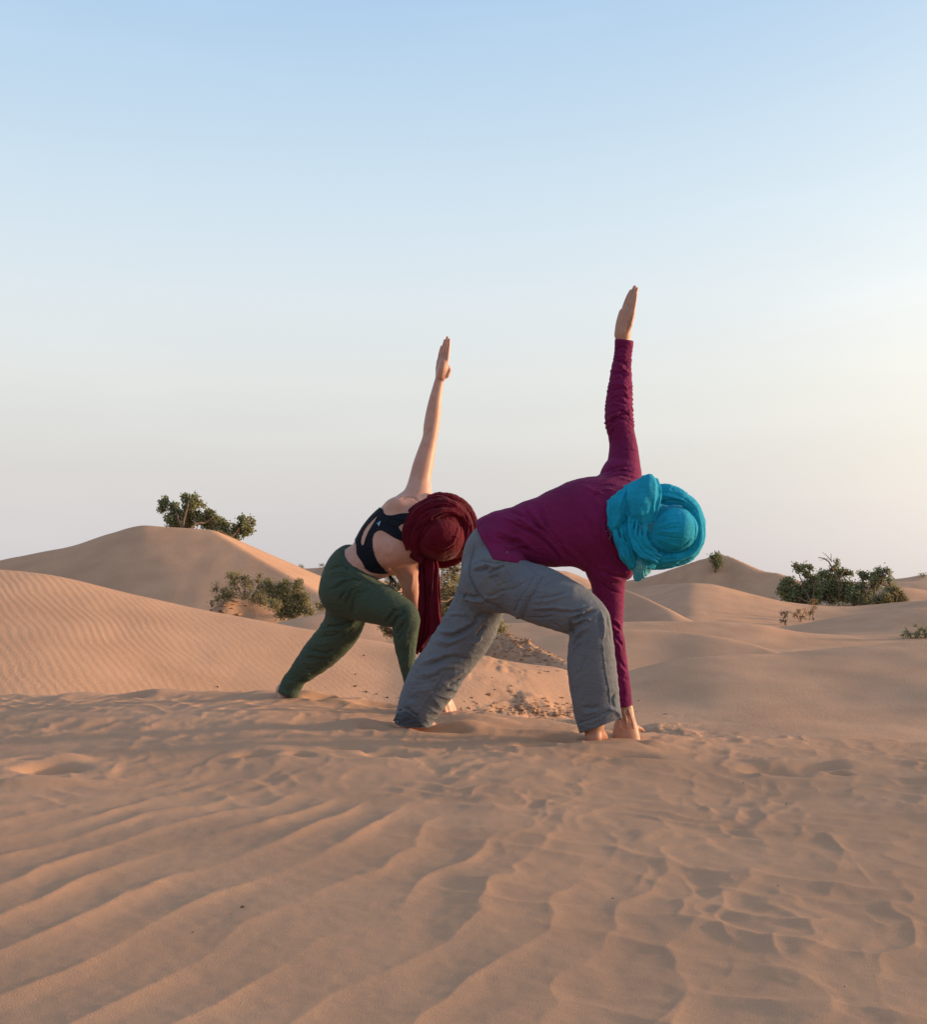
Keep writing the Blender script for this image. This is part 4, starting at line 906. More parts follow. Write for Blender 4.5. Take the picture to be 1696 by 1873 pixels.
    sheet('scarf_end', [[(1142, 888, 4.84), (1160, 880, 4.815), (1177, 870, 4.80), (1190, 867, 4.81), (1203, 876, 4.83)],
                        [(1140, 905, 4.82), (1158, 899, 4.795), (1176, 890, 4.785), (1194, 886, 4.79), (1209, 891, 4.815)],
                        [(1140, 925, 4.815), (1156, 920, 4.79), (1174, 913, 4.775), (1194, 909, 4.785), (1210, 908, 4.81)],
                        [(1146, 943, 4.815), (1160, 940, 4.79), (1176, 935, 4.78), (1192, 931, 4.79), (1206, 930, 4.81)],
                        [(1153, 955, 4.82), (1165, 953, 4.80), (1179, 949, 4.79), (1191, 945, 4.80), (1203, 943, 4.815)],
                        [(1160, 967, 4.83), (1172, 964, 4.81), (1183, 961, 4.80), (1192, 957, 4.81), (1201, 954, 4.82)]], MAT_BLUE, sc, folds=.007, ff=4.0, seed=5, fray=1.2)
    sheet('scarf_end', [[(1163, 1018, 4.86), (1166, 1016, 4.845), (1172, 1016, 4.84), (1180, 1018, 4.86)],
                        [(1160, 1032, 4.86), (1166, 1030, 4.84), (1176, 1029, 4.835), (1190, 1028, 4.87)],
                        [(1157, 1046, 4.87), (1166, 1046, 4.845), (1178, 1042, 4.84), (1192, 1036, 4.87)],
                        [(1161, 1060, 4.875), (1168, 1063, 4.855), (1178, 1056, 4.85), (1190, 1047, 4.875)]], MAT_BLUE2, sc, folds=.009, ff=7, seed=8, fray=2.0)
    threads('fringe', [(1160, 966, 4.80, .3, .6), (1175, 962, 4.795, .1, 1), (1190, 957, 4.80, .2, 1), (1199, 950, 4.82, .5, .8), (1206, 925, 4.83, .8, .3)], MAT_BLUE2, sc, 90, (4, 12), r=.0007)
    threads('fringe', [(1113, 964, 4.84, 0, 1), (1122, 974, 4.83, .2, 1), (1132, 970, 4.82, .3, 1), (1148, 966, 4.83, .2, 1)], MAT_BLUE2, sc, 50, (3, 8), r=.0007, seed=9)
    threads('fringe', [(1161, 1061, 4.86, .1, .8), (1175, 1058, 4.85, .4, .7), (1190, 1047, 4.86, .8, .3), (1193, 1036, 4.86, 1, .1)], MAT_BLUE2, sc, 50, (2, 6), seed=10)
    return sc
build_blue_scarf(man)
print('blue scarf', time.time()-T0)

# ------------------------------------------------------------------ person in the crimson headscarf
def poly_sd(pts, U_, V_):
    """signed distance (photo px, negative inside) to a closed outline"""
    p = np.array(pts, float); d = np.full(U_.shape, 1e9); s = np.ones(U_.shape)
    for i in range(len(p)):
        a, b = p[i-1], p[i]; e = b-a; wx, wy = U_-a[0], V_-a[1]
        t = np.clip((wx*e[0]+wy*e[1])/(e@e+1e-9), 0, 1)
        d = np.minimum(d, (wx-t*e[0])**2+(wy-t*e[1])**2)
        c1 = V_ >= a[1]; c2 = V_ < b[1]; c3 = e[0]*wy > e[1]*wx
        s = np.where((c1 & c2 & c3) | (~c1 & ~c2 & ~c3), -s, s)
    return s*np.sqrt(d)
def build_woman():
    back = [(600, 1070, 662, 1118, 5.84), (598, 1102, 668, 1130, 5.86), (593, 1132, 664, 1150, 5.88), (577, 1160, 643, 1180, 5.91), (553, 1188, 607, 1215, 5.94), (529, 1226, 566, 1240, 5.96), (516, 1248, 553, 1254, 5.97), (509, 1262, 546, 1268, 5.97), (505, 1280, 541, 1284, 5.97)]
    front = [(598, 1048, 672, 1112, 5.80), (612, 1046, 640, 1124, 5.78), (658, 1056, 650, 1134, 5.76), (694, 1062, 680, 1141, 5.73), (724, 1081, 702, 1145, 5.70), (747, 1096, 716, 1145, 5.69),
             (762, 1113, 720, 1146, 5.68), (765.5, 1132, 720, 1154, 5.68), (764, 1155, 719, 1166, 5.68), (762, 1180, 722, 1184, 5.69), (759, 1208, 729, 1210, 5.69), (758, 1235, 736, 1237, 5.70), (762, 1260, 742, 1264, 5.70), (766, 1282, 746, 1286, 5.70), (768, 1300, 748, 1302, 5.70)]
    torso = [(612, 1018, 668, 1070, 5.80), (634, 1004, 680, 1062, 5.80), (652, 989, 700, 1056, 5.80), (667, 969, 719, 1050, 5.80), (684, 944, 740, 1042, 5.80), (704, 924, 762, 1034, 5.80), (728, 912, 778, 1020, 5.80), (742, 918, 790, 1006, 5.80)]
    arm_up = [(712, 930, 782, 940, 5.82), (732, 909, 788, 926, 5.83), (742, 893, 788.5, 905, 5.84), (748, 876, 788, 882, 5.85), (755, 850, 792, 855, 5.86), (765, 822, 796.5, 826, 5.87), (773, 799, 800, 803, 5.875), (775, 778, 804, 781, 5.88), (779, 755, 806.5, 757, 5.88), (784.5, 732, 808, 734, 5.88), (790, 713, 810, 715, 5.88), (795, 696, 812, 699, 5.88), (799, 684, 815, 688, 5.88)]
    arm_dn = [(700, 980, 752, 1012, 5.80), (705, 1012, 764, 1018, 5.80), (718, 1038, 767, 1036, 5.82), (729, 1060, 768, 1058, 5.84), (737, 1082, 767.5, 1080, 5.86), (745, 1104, 768, 1102, 5.88), (754, 1130, 776, 1126, 5.90), (762, 1160, 785, 1156, 5.89), (775, 1200, 796, 1196, 5.87), (792, 1245, 808, 1241, 5.85), (803, 1270, 817, 1268, 5.84)]
    # ---- green trousers
    lo, hi = bounds([(496, 985), (785, 1320)], 5.48, 6.14, .02)
    f = Field(lo, hi, .0040)
    f.limb(back, 0, .92); f.limb(front, .006, .95)
    f.ell(P(643, 1075, 5.775), (.118, .125, .110), .02)
    f.limb([(594, 1040, 660, 1085, 5.81), (604, 1018, 672, 1066, 5.80), (622, 1003, 684, 1058, 5.80)], .02, 1.15)
    a, b, c = P(634, 991, 5.84), P(622, 1029, 5.68), P(672, 1062, 5.70)
    n = np.cross(b-a, c-a); n = -n if n[0]+n[2] > 0 else n
    f.plane_cut(b, n, P(600, 1068, 5.4), P(760, 960, 6.2))
    f.plane_cut(P(525, 1270, 5.97), np.array([.30, -.2, 1.0]), P(490, 1330, 5.8), P(575, 1250, 6.14))
    g = Field(lo, hi, .0040)
    g.limb([(517, 1260, 540, 1263, 5.97), (515, 1268, 537, 1271, 5.97), (511, 1290, 535, 1292, 5.97)], 0, .8)
    g.limb([(636, 1012, 674, 1060, 5.80), (648, 994, 694, 1052, 5.80), (660, 980, 710, 1045, 5.80)], 0, .78)
    f.carve(g)
    V, Q = f.mesh()
    S = [([(600, 1105), (612, 1112), (625, 1114)], -3, 3),
         ([(598, 1040), (620, 1034), (645, 1042)], -3, 2.5), ([(596, 1050), (618, 1043), (648, 1050)], 2.5, 2.5), ([(598, 1058), (620, 1052), (650, 1056), (668, 1058)], -3, 2.2), ([(612, 1024), (624, 1030), (640, 1045)], -2, 2), ([(608, 1075), (625, 1064), (650, 1058), (672, 1060)], -3, 2.2), ([(606, 1068), (628, 1058), (655, 1053)], 2.5, 2.2),
         ([(630, 1008), (628, 1022), (640, 1038), (660, 1054), (682, 1062)], -1.6, 1.3, 0),
         ([(594, 1083), (610, 1075), (628, 1068)], -2.5, 2), ([(616, 1105), (625, 1090), (635, 1080)], -3, 2), ([(622, 1104), (632, 1090), (648, 1074), (668, 1062)], 2.2, 2), ([(628, 1115), (636, 1094), (650, 1078), (668, 1066)], -2.8, 1.8), ([(642, 1122), (644, 1104), (654, 1086), (670, 1076)], -2.6, 1.5, 0), ([(636, 1118), (640, 1100), (650, 1084)], 2, 2),
         ([(705, 1143), (712, 1130), (722, 1118), (734, 1112)], -5, 2.2), ([(700, 1138), (708, 1124), (720, 1112)], 3, 2.2), ([(716, 1150), (724, 1132), (736, 1120), (744, 1116)], -4.5, 2.2), ([(720, 1158), (728, 1142), (738, 1130)], 3, 2.2), ([(722, 1166), (730, 1150), (742, 1136)], -3.5, 2.2), ([(724, 1178), (732, 1162), (738, 1152)], -2.5, 2), ([(740, 1190), (744, 1170), (748, 1150)], 1.6, 2),
         ([(736, 1225), (740, 1205), (744, 1188)], -1.5, 1.5), ([(748, 1225), (750, 1200), (752, 1175)], 1.4, 1.6),
         ([(602, 1128), (625, 1140), (650, 1138)], -3, 3), ([(588, 1146), (605, 1148), (630, 1144), (655, 1136)], -4.5, 2.4), ([(585, 1152), (605, 1155), (632, 1151)], 3.2, 2.4), ([(578, 1162), (600, 1166), (625, 1160)], -3.5, 2.2), ([(566, 1173), (590, 1180), (615, 1172)], 2.5, 2.4),
         ([(563, 1176), (568, 1188), (580, 1194), (600, 1196), (620, 1188)], -4.5, 2.4), ([(556, 1184), (564, 1196), (585, 1202), (605, 1200)], 3, 2.4), ([(620, 1160), (638, 1150), (652, 1144)], 2.5, 2), ([(625, 1172), (638, 1162), (648, 1152)], -3, 2),
         ([(552, 1200), (580, 1208), (600, 1206)], -2.5, 2.2), ([(545, 1212), (565, 1216), (582, 1212)], 2, 2.2), ([(558, 1225), (568, 1228), (574, 1226)], -4, 2), ([(552, 1238), (560, 1235), (568, 1230)], 3, 2), ([(545, 1250), (554, 1248), (558, 1240)], -3.5, 2),
         ([(512, 1252), (522, 1260), (536, 1262)], -3.5, 2), ([(514, 1245), (526, 1252), (542, 1250)], 2.2, 2), ([(530, 1230), (542, 1240), (550, 1244)], -2, 2.2)]
    V = strokes(V, Q, S)
    V = crumple(V, Q, lambda V: .0016*fbm(V[:, 0]*13, V[:, 1]*13, V[:, 2]*13, 3)+.0016*pn((V[:, 0]-V[:, 2]*.4)*12, V[:, 1]*6, (V[:, 2]+V[:, 0]*.5)*34)*sstep(5.80, 5.86, V[:, 1]))
    wb = sstep(5.80, 5.87, V[:, 1])*sstep(1100, 1135, uvpix(V)[1])
    V = crumple(V, Q, lambda V: wb*creases(V, (-.72, 0, -.69), 15, 4.5, .0055, 1)+(1-wb)*creases(V, (.7, 0, -.7), 12, 4, .0026, 3))
    V = smooth_mesh(V, Q, 1, .3); trousers = (V, Q)
    # ---- body
    lo, hi = bounds([(495, 605), (880, 1310)], 5.50, 6.22, .02)
    f = Field(lo, hi, .0032)
    f.limb(back[:-2], 0, .88, scale=.74); f.limb([(524, 1245, 544, 1250, 5.985), (514, 1260, 534, 1264, 6.0)], .01)
    f.limb(front[:-3], .01, .9, scale=.80); f.limb([(760, 1255, 744, 1258, 5.70), (764, 1285, 748, 1288, 5.70)], .01)
    f.limb([(604, 1036, 664, 1080, 5.81), (618, 1016, 672, 1066, 5.80)], .03, 1.05, scale=.86)
    f.limb(torso, .03, .74); f.limb(arm_up, .02, .95); f.limb(arm_dn, .02, .9)
    f.ell(P(712, 1004, 5.715), (.060, .045, .075), .04)                   # shoulder blade
    f.ell(P(726, 925, 5.76), (.05, .05, .035), .03)
    f.limb([(742, 935, 742, 990, 5.80), (762, 938, 766, 990, 5.79), (785, 945, 790, 995, 5.78)], .03, .9)
    head(f, P(800, 968, 5.78), (.80, -.45, -.05), (.30, .45, -.80), .98)
    Wr = P(805.5, 690, 5.88)
    hand(f, Wr, (.135, .02, .98), (.66, -.75, .05), .98, curl=(2, 0, -2, -3), k=.005, fat=.92, spread=.03, thumb_pts=[(.002, .012, .004), (.010, .026, .016), (.034, .032, .022), (.052, .022, .020)])
    f.limb([(798, 688, 814, 690, 5.88), (800, 676, 818, 678, 5.875), (804, 664, 819, 666, 5.87)], .006, 1.6)
    W2 = P(811, 1274, 5.84)
    hand(f, W2, (.35, .2, -.9), (.6, .7, .2), .95, curl=(25, 20, 20, 18), spread=.2, k=.008)
    foot(f, P(518, 1262, 6.00), (-.12, .98, .0), sc=.94, side=-1, shank=False)
    foot(f, P(757, 1284, 5.70), (.45, .88, 0), sc=.92, side=1)
    Vt, Qt = f.mesh()
    S = [([(700, 985), (712, 990), (720, 1002), (716, 1020)], 2.5, 5), ([(735, 910), (752, 906), (768, 912)], -3.5, 1.8), ([(758, 910), (768, 914), (776, 918)], -2, 1.5), ([(645, 1020), (655, 1034), (672, 1046), (690, 1052)], -2.0, 2), ([(640, 1012), (650, 1030), (668, 1044)], 1.5, 2.5),
         ([(700, 1015), (715, 1030), (725, 1045)], -2, 5), ([(774, 800), (780, 792), (784, 782)], -2, 2), ([(714, 1040), (722, 1046), (730, 1056)], -2, 2), ([(748, 1090), (756, 1070), (758, 1048)], 1.2, 4)]
    Vb = strokes(Vt, Qt, S); Vb = smooth_mesh(Vb, Qt, 1, .3)
    body = mesh_obj('person', Vb, Qt, MAT_SKIN_W)
    tag(body, 'person in crimson headscarf, black crop top and green trousers, bare arm raised', 'person', 'people stretching on the dune')
    mesh_obj('trousers', *trousers, MAT_GREEN, body)
    # ---- black racerback top: a thin skin over the torso, cut to its outline
    lo, hi = bounds([(640, 915), (790, 1062)], 5.50, 6.10, .01)
    T = Field(lo, hi, .0028)
    T.limb(torso, .03, .74); T.limb(arm_dn[:4], .02, .9); T.limb(arm_up[:3], .02, .95)
    T.ell(P(712, 1004, 5.715), (.060, .045, .075), .04); T.ell(P(726, 925, 5.76), (.05, .05, .035), .03)
    T.limb([(742, 935, 742, 990, 5.80), (762, 938, 766, 990, 5.79), (785, 945, 790, 995, 5.78)], .03, .9)
    outline = [(765, 935), (748, 938), (733, 939), (717, 942.5), (707, 942), (702, 938), (700, 931), (690, 925), (668, 940), (650, 962), (648, 985), (651, 997), (652, 1013), (658, 1029), (667, 1040), (679, 1047), (691, 1049.5), (704, 1050), (712, 1049),
               (706, 1044), (699, 1038), (691, 1029), (685, 1016), (681.5, 1001), (681, 986), (684, 976), (690, 971), (697, 970), (704, 973), (720, 983), (735, 990), (744, 994), (756, 1002), (770, 1000), (760, 985), (748, 980), (739, 976), (733, 971), (729, 963.5), (733, 960), (742, 956), (765, 950)]
    slit = [(690, 941.5), (684.7, 948), (673, 960), (665, 971.5), (661, 984), (660, 992), (662, 998.5), (665.5, 995), (668, 985), (673, 973), (682, 958), (688, 948)]
    uu = np.arange(640, 790, .5); vv_ = np.arange(915, 1065, .5); UU, VV = np.meshgrid(uu, vv_, indexing='ij')
    sd = np.maximum(poly_sd(outline, UU, VV), -poly_sd(slit, UU, VV))
    x, y, z = T.ax[0][:, None, None], T.ax[1][None, :, None], T.ax[2][None, None, :]
    pu = 848+x*F/y; pv = HV-(z-CZ)*F/y
    iu = np.clip((pu-640)*2, 0, len(uu)-2); iv = np.clip((pv-915)*2, 0, len(vv_)-2)
    iu, iv = np.broadcast_arrays(iu, iv); i0, j0 = iu.astype(int), iv.astype(int); fu, fv = iu-i0, iv-j0
    S2 = (sd[i0, j0]*(1-fu)*(1-fv)+sd[i0+1, j0]*fu*(1-fv)+sd[i0, j0+1]*(1-fu)*fv+sd[i0+1, j0+1]*fu*fv)*5.8/F
    T.a = np.maximum(np.maximum(T.a-.0040, -(T.a+.006)), S2.astype(np.float32))
    Vc, Qc = T.mesh(); Vc = strokes(Vc, Qc, [([(704, 944), (712, 955), (726, 963)], 2, 2), ([(706, 944), (725, 950), (745, 952)], -1.4, 2)])
    top = mesh_obj('crop_top', smooth_mesh(Vc, Qc, 1, .3), Qc, MAT_BLACK, body)
    u_, v_ = uvpix(Vc); m = (abs(u_-693) < 2) & (abs(v_-957) < 2); yf = Vc[m][:, 1].min()-.002
    lm = M('logo_print', .6); lm.color((.25, .5, .8))
    tri = [[(688.5, 958), (696, 952.5), (695, 957.5)], [(691, 959), (695.5, 956.5), (693, 962.5)]]
    Lv = []; Lf = []
    for t in tri:
        k = len(Lv); Lv += [P(a_, b_, yf) for a_, b_ in t]+[P(a_, b_, yf+.004) for a_, b_ in t]
        Lf += [(k, k+1, k+2), (k+5, k+4, k+3), (k, k+3, k+4, k+1), (k+1, k+4, k+5, k+2), (k+2, k+5, k+3, k)]
    mesh_obj('logo', np.array(Lv), Lf, lm.m, top, smooth=False)
    # drawstring of the trousers hanging in front
    g = Field(P(700, 1095, 5.74), P(735, 1040, 5.90), .0016)
    for pts in ([(712, 1052, 5.80), (716, 1058, 5.80), (718, 1068, 5.80), (716, 1076, 5.81)], [(714, 1052, 5.81), (719, 1060, 5.81), (722, 1066, 5.81), (723, 1072, 5.82)], [(712, 1052, 5.80), (714, 1062, 5.80), (714, 1070, 5.80)]):
        g.cones(spline([P(*q) for q in pts], 4), np.full(13 if len(pts) == 4 else 9, .0028), 1, 0)
    mesh_obj('drawstring', *g.mesh(), MAT_BLACK, bpy.data.objects['trousers.001'] if 'trousers.001' in bpy.data.objects else body)
    # ---- crimson headscarf
    lo, hi = bounds([(728, 905), (872, 1200)], 5.52, 6.02, .01)
    f = Field(lo, hi, .0030)
    f.ell(P(806, 983, 5.765), (.117, .160, .104), 0); f.ell(P(800, 970, 5.80), (.118, .12, .112), .006); f.ell(P(808, 962, 5.775), (.108, .122, .102), .004); f.ell(P(766, 1002, 5.77), (.045, .06, .06), .01)
    f.ell(P(775, 972, 5.80), (.09, .11, .11), .02)
    strands(f, [(752, 1000, 5.710), (752, 975, 5.690), (762, 950, 5.680), (782, 930, 5.680), (808, 921, 5.690), (832, 926, 5.700), (850, 940, 5.720), (857, 958, 5.730)], 5, [7, 9, 10, 8, 6, 5, 4, 4], [5.5, 5.5, 5, 4.8, 4.4, 4.2, 4, 3.5], .002, 1, 2.4, 6)
    strands(f, [(752, 1004, 5.685), (748, 975, 5.665), (760, 948, 5.655), (782, 929, 5.655), (808, 922, 5.665), (832, 928, 5.675), (848, 942, 5.695), (856, 960, 5.705)], 10, [9, 12, 13, 11, 8, 6, 5, 4], 2.5, .0008, 21, 4.5, 4)
    strands(f, [(848, 940, 5.730), (856, 960, 5.730), (857, 982, 5.730), (848, 1000, 5.730), (834, 1013, 5.77), (815, 1022, 5.80)], 4, [4, 6, 7, 6, 4, 3], [4.5, 5, 5, 4.5, 4, 3], .0022, 4, 2, 4)
    strands(f, [(848, 940, 5.705), (855, 960, 5.705), (855, 982, 5.705), (846, 1000, 5.705), (832, 1012, 5.76), (816, 1020, 5.79)], 7, [5, 7, 7, 6, 4, 2], 2.3, .0008, 24, 3.6, 2)
    strands(f, [(748, 960, 5.730), (746, 985, 5.720), (755, 1008, 5.720), (770, 1022, 5.705)], 3, [6, 8, 7, 4], 5, .0022, 7, 2, 3)
    strands(f, [(745, 950, 5.80), (775, 925, 5.80), (815, 917, 5.80), (848, 934, 5.82), (860, 965, 5.83), (850, 1002, 5.83), (815, 1022, 5.83), (775, 1018, 5.82)], 3, 6, 9, .005, 9, 2, 2)
    strands(f, [(760, 950, 5.90), (800, 925, 5.90), (845, 945, 5.91), (850, 985, 5.91), (815, 1012, 5.91), (770, 1005, 5.90)], 3, 7, 13, .006, 12, 2, 2)
    f.cones([P(855, 935, 5.76), P(857, 928, 5.77), P(856.5, 923, 5.775)], np.array([.009, .005, .0015]), 1, .003)
    strands(f, [(764, 1016, 5.70), (757, 992, 5.665), (768, 962, 5.645), (792, 941, 5.64), (822, 935, 5.655), (846, 944, 5.69)], 5, [5, 9, 10, 8, 6, 4], [3.2, 3.6, 3.6, 3.4, 3, 2.5], .0022, 31, 3.8, 6)
    strands(f, [(742, 962, 5.74), (754, 940, 5.70), (776, 922, 5.69), (806, 916, 5.70), (838, 924, 5.72), (858, 932, 5.745)], 4, [4, 6, 6, 5, 4, 3], [3.4, 3.8, 3.6, 3.4, 3, 2], .002, 33, 4.2, 5)
    # the tail hangs to the knee
    strands(f, [(776, 1014, 5.74), (785, 1040, 5.75), (786, 1075, 5.76), (786, 1110, 5.76), (784, 1150, 5.76), (776, 1192, 5.76)], 5, [7, 14, 17, 17, 16, 8], [5.5, 5, 4.6, 4.4, 4.2, 3.2], .0018, 15, 3.4, -2)
    f.plane_cut(P(765, 1196, 5.76), (.62, 0, 1), P(740, 1215, 5.5), P(840, 1150, 6.0))
    V, Q = f.mesh()
    S = [([(770, 985), (785, 960), (808, 943), (835, 942)], -5, 2.5), ([(765, 1000), (772, 975), (790, 950)], -4, 2.5), ([(840, 945), (846, 965), (843, 985), (832, 1002)], -2.2, 2.5), ([(842, 958), (838, 972), (834, 988), (826, 1000)], 3, 1.8),
         ([(775, 1000), (795, 1010), (820, 1008), (836, 996)], -3.5, 2.2), ([(818, 1004), (828, 996), (834, 985)], 3, 1.6), ([(830, 978), (836, 984), (840, 988)], 3, 1.3), ([(800, 1008), (812, 1002), (826, 1004)], 2.5, 1.5),
         ([(786, 985), (800, 965), (820, 955)], 1.2, 3), ([(778, 1010), (786, 1002), (800, 998)], -1.5, 2), ([(752, 960), (760, 945), (775, 932)], -3, 1.6), ([(758, 965), (768, 948), (785, 937)], -3, 1.6),
         ([(776, 1022), (774, 1060), (772, 1110), (768, 1160)], -5, 2), ([(790, 1022), (793, 1060), (796, 1110), (798, 1150)], -6, 2.2), ([(784, 1030), (782, 1080), (780, 1140)], -3, 1.8), ([(801, 1050), (804, 1090), (806, 1130)], 3, 1.6)]
    V = strokes(V, Q, S)
    V = crumple(V, Q, lambda V: creases(V, (.5, 0, -.85), 22, 7, .0030, 6)*(uvpix(V)[1] < 1025)+.0034*pn(V[:, 0]*24, V[:, 1]*18, V[:, 2]*20)+.0012*pn(V[:, 0]*80, V[:, 1]*40, V[:, 2]*40))
    sc = mesh_obj('headscarf', V, Q, MAT_RED, body)
    rows = [[(766, 1010), (776, 1015), (788, 1018), (798, 1016)], [(766, 1042), (777, 1042), (789, 1040), (803, 1038)], [(767, 1080), (778, 1080), (791, 1080), (805, 1078)],
            [(766, 1120), (778, 1120), (792, 1120), (807, 1116)], [(763, 1160), (775, 1162), (790, 1158), (808, 1148)], [(758, 1199), (764, 1192), (772, 1183), (786, 1170)]]
    sheet('scarf_tail', [[(u, v, 5.722+.012*(j % 2)) for j, (u, v) in enumerate(r)] for r in rows], MAT_RED, sc, th=.0028, folds=.016, ff=4.5, seed=14, nu=60, nv=60, fray=.6)
    threads('fringe', [(854, 930, 5.75, -.3, -.7), (857, 926, 5.76, .1, -1), (861, 936, 5.76, .8, -.3)], MAT_RED, sc, 12, (3, 7))
    return body
woman = build_woman()
print('woman', time.time()-T0)

# ------------------------------------------------------------------ plants
def leaf_material(name, c1, c2, c3):
    m = M(name, .7, .2)
    c = m.mix(m.mr(m.noise(2.2, 3), .38, .62, 0, 1), c1, c2)
    c = m.mix(m.mr(m.noise(11, 3), .5, .75, 0, .8), c, c3)
    m.color(c)
    t = m.n.new('ShaderNodeBsdfTranslucent'); m.l.new(c, t.inputs[0])
    ms = m.n.new('ShaderNodeMixShader'); ms.inputs[0].default_value = .3
    m.l.new(m.b.outputs[0], ms.inputs[1]); m.l.new(t.outputs[0], ms.inputs[2]); m.l.new(ms.outputs[0], m.n['Material Output'].inputs[0])
    return m.m
MAT_LEAF = leaf_material('leaf_green', (0.18, 0.205, 0.095), (0.24, 0.23, 0.11), (0.32, 0.26, 0.15))
MAT_LEAF2 = leaf_material('leaf_olive', (0.30, 0.255, 0.12), (0.24, 0.21, 0.105), (0.38, 0.29, 0.17))
MAT_LEAF3 = leaf_material('leaf_dry', (0.32, 0.17, 0.05), (0.25, 0.15, 0.06), (0.38, 0.24, 0.09))
bm_ = M('bark', .9, .1); bm_.color(bm_.mix(bm_.mr(bm_.noise(14, 4), .3, .7, 0, 1), (0.10, 0.065, 0.045), (0.17, 0.115, 0.08))); bm_.bump(bm_.noise(40, 4, stretch=(1, 1, .2)), .01, .6); MAT_BARK = bm_.m
bm_ = M('bark_grey', .9, .1); bm_.color(bm_.mix(bm_.mr(bm_.noise(14, 4), .3, .7, 0, 1), (0.16, 0.12, 0.09), (0.22, 0.17, 0.13))); MAT_TWIG = bm_.m
def tube_geo(C, R, ns, Vs, Fs):
    C = np.asarray(C); k0 = len(Vs); T = np.gradient(C, axis=0); T /= np.linalg.norm(T, axis=1)[:, None]+1e-9
    for i, (c, r) in enumerate(zip(C, R)):
        a = np.cross(T[i], (0.3, 1, .2)); a /= np.linalg.norm(a)+1e-9; b = np.cross(T[i], a)
        for j in range(ns):
            an = 2*math.pi*j/ns; Vs.append(c+r*(a*math.cos(an)+b*math.sin(an)))
    for i in range(len(C)-1):
        for j in range(ns):
            p = k0+i*ns+j; q = k0+i*ns+(j+1) % ns; Fs.append((p, q, q+ns, p+ns))
def plant(name, label, cat, limbs, clumps, Y, base, leaf=.05, n=26, mat=None, bark=None, twig=.010, group=None, depth=1.0, seed=0, twigs=2, thin=.5):
    """limbs: list of (photo points, radius at foot in photo px); clumps: (u, v, r px[, density]); every limb starts near the foot of the plant"""
    g = np.random.default_rng(seed+5); sc = Y/F
    base = np.array(base, float)
    root = bpy.data.objects.new(name, None); COL.objects.link(root); root.location = base
    tag(root, label, cat, group)
    Vs = []; Fs = []; ends = []
    for li, (pts, r) in enumerate(limbs):
        C = []
        for i, (u, v) in enumerate(pts):
            t = i/(len(pts)-1)
            C.append(P(u, v, Y)+np.array([0, (base[1]-Y)*(1-t)+g.normal()*.5*t*depth*12*sc, 0]))
        C = spline(C, 4); C[1:] += g.normal(size=(len(C)-1, 3))*r*sc*.25
        tube_geo(C, np.linspace(r*sc, r*sc*.3, len(C)), 6, Vs, Fs); ends += list(C[len(C)//3:])
    ends = np.array(ends) if ends else np.array([base])
    LV = []; TV = []; TF = []
    for cl in clumps:
        u, v, r = cl[:3]; dn = cl[3] if len(cl) > 3 else 1
        c = P(u, v, Y); c[1] += g.normal()*depth*r*sc*1.0; R = r*sc
        e = ends[np.argmin(np.linalg.norm(ends-c, axis=1))]
        mids = []
        for _ in range(twigs):
            d = g.normal(size=3); d /= np.linalg.norm(d); tip = c+d*R*.9; mid = (e+tip)/2+g.normal(size=3)*R*.2
            cc = spline([e, mid, tip], 3); tube_geo(cc, np.linspace(twig, twig*.4, len(cc)), 3, TV, TF); mids += list(cc[2:])
        # leaves sit in small sprays round shoots, leaving gaps
        leaf_ = leaf*.66; ns = max(3, int(3.0*n*dn*(r/8)**1.6/5))
        for _ in range(ns):
            d = g.normal(size=3); d /= np.linalg.norm(d); s0 = c+d*R*1.16*(g.random()**.6)*np.array([1, depth*1.1, .9])
            sr = R*.36+leaf*.5
            for _ in range(5):
                LV.append((s0+g.normal(size=3)*sr*.5, g.normal(size=3), leaf_*g.uniform(.6, 1.25)))
    if TV:
        off = len(Vs); Vs += TV; Fs += [tuple(i+off for i in f) for f in TF]
    inv = -base
    if Vs: mesh_obj('trunk', np.array(Vs)+inv, Fs, bark or MAT_BARK, root)
    if LV:
        c = np.array([l[0] for l in LV]); d = np.array([l[1] for l in LV]); s = np.array([l[2] for l in LV])[:, None]
        d /= np.linalg.norm(d, axis=1)[:, None]; a = np.cross(d, g.normal(size=d.shape)); a /= np.linalg.norm(a, axis=1)[:, None]
        V = np.stack([c-d*s*.5, c+a*s*thin*.5, c+d*s*.5, c-a*s*thin*.5], 1).reshape(-1, 3)+inv
        mesh_obj('crown', V, np.arange(len(V)).reshape(-1, 4), mat or MAT_LEAF, root, smooth=False)
    return root

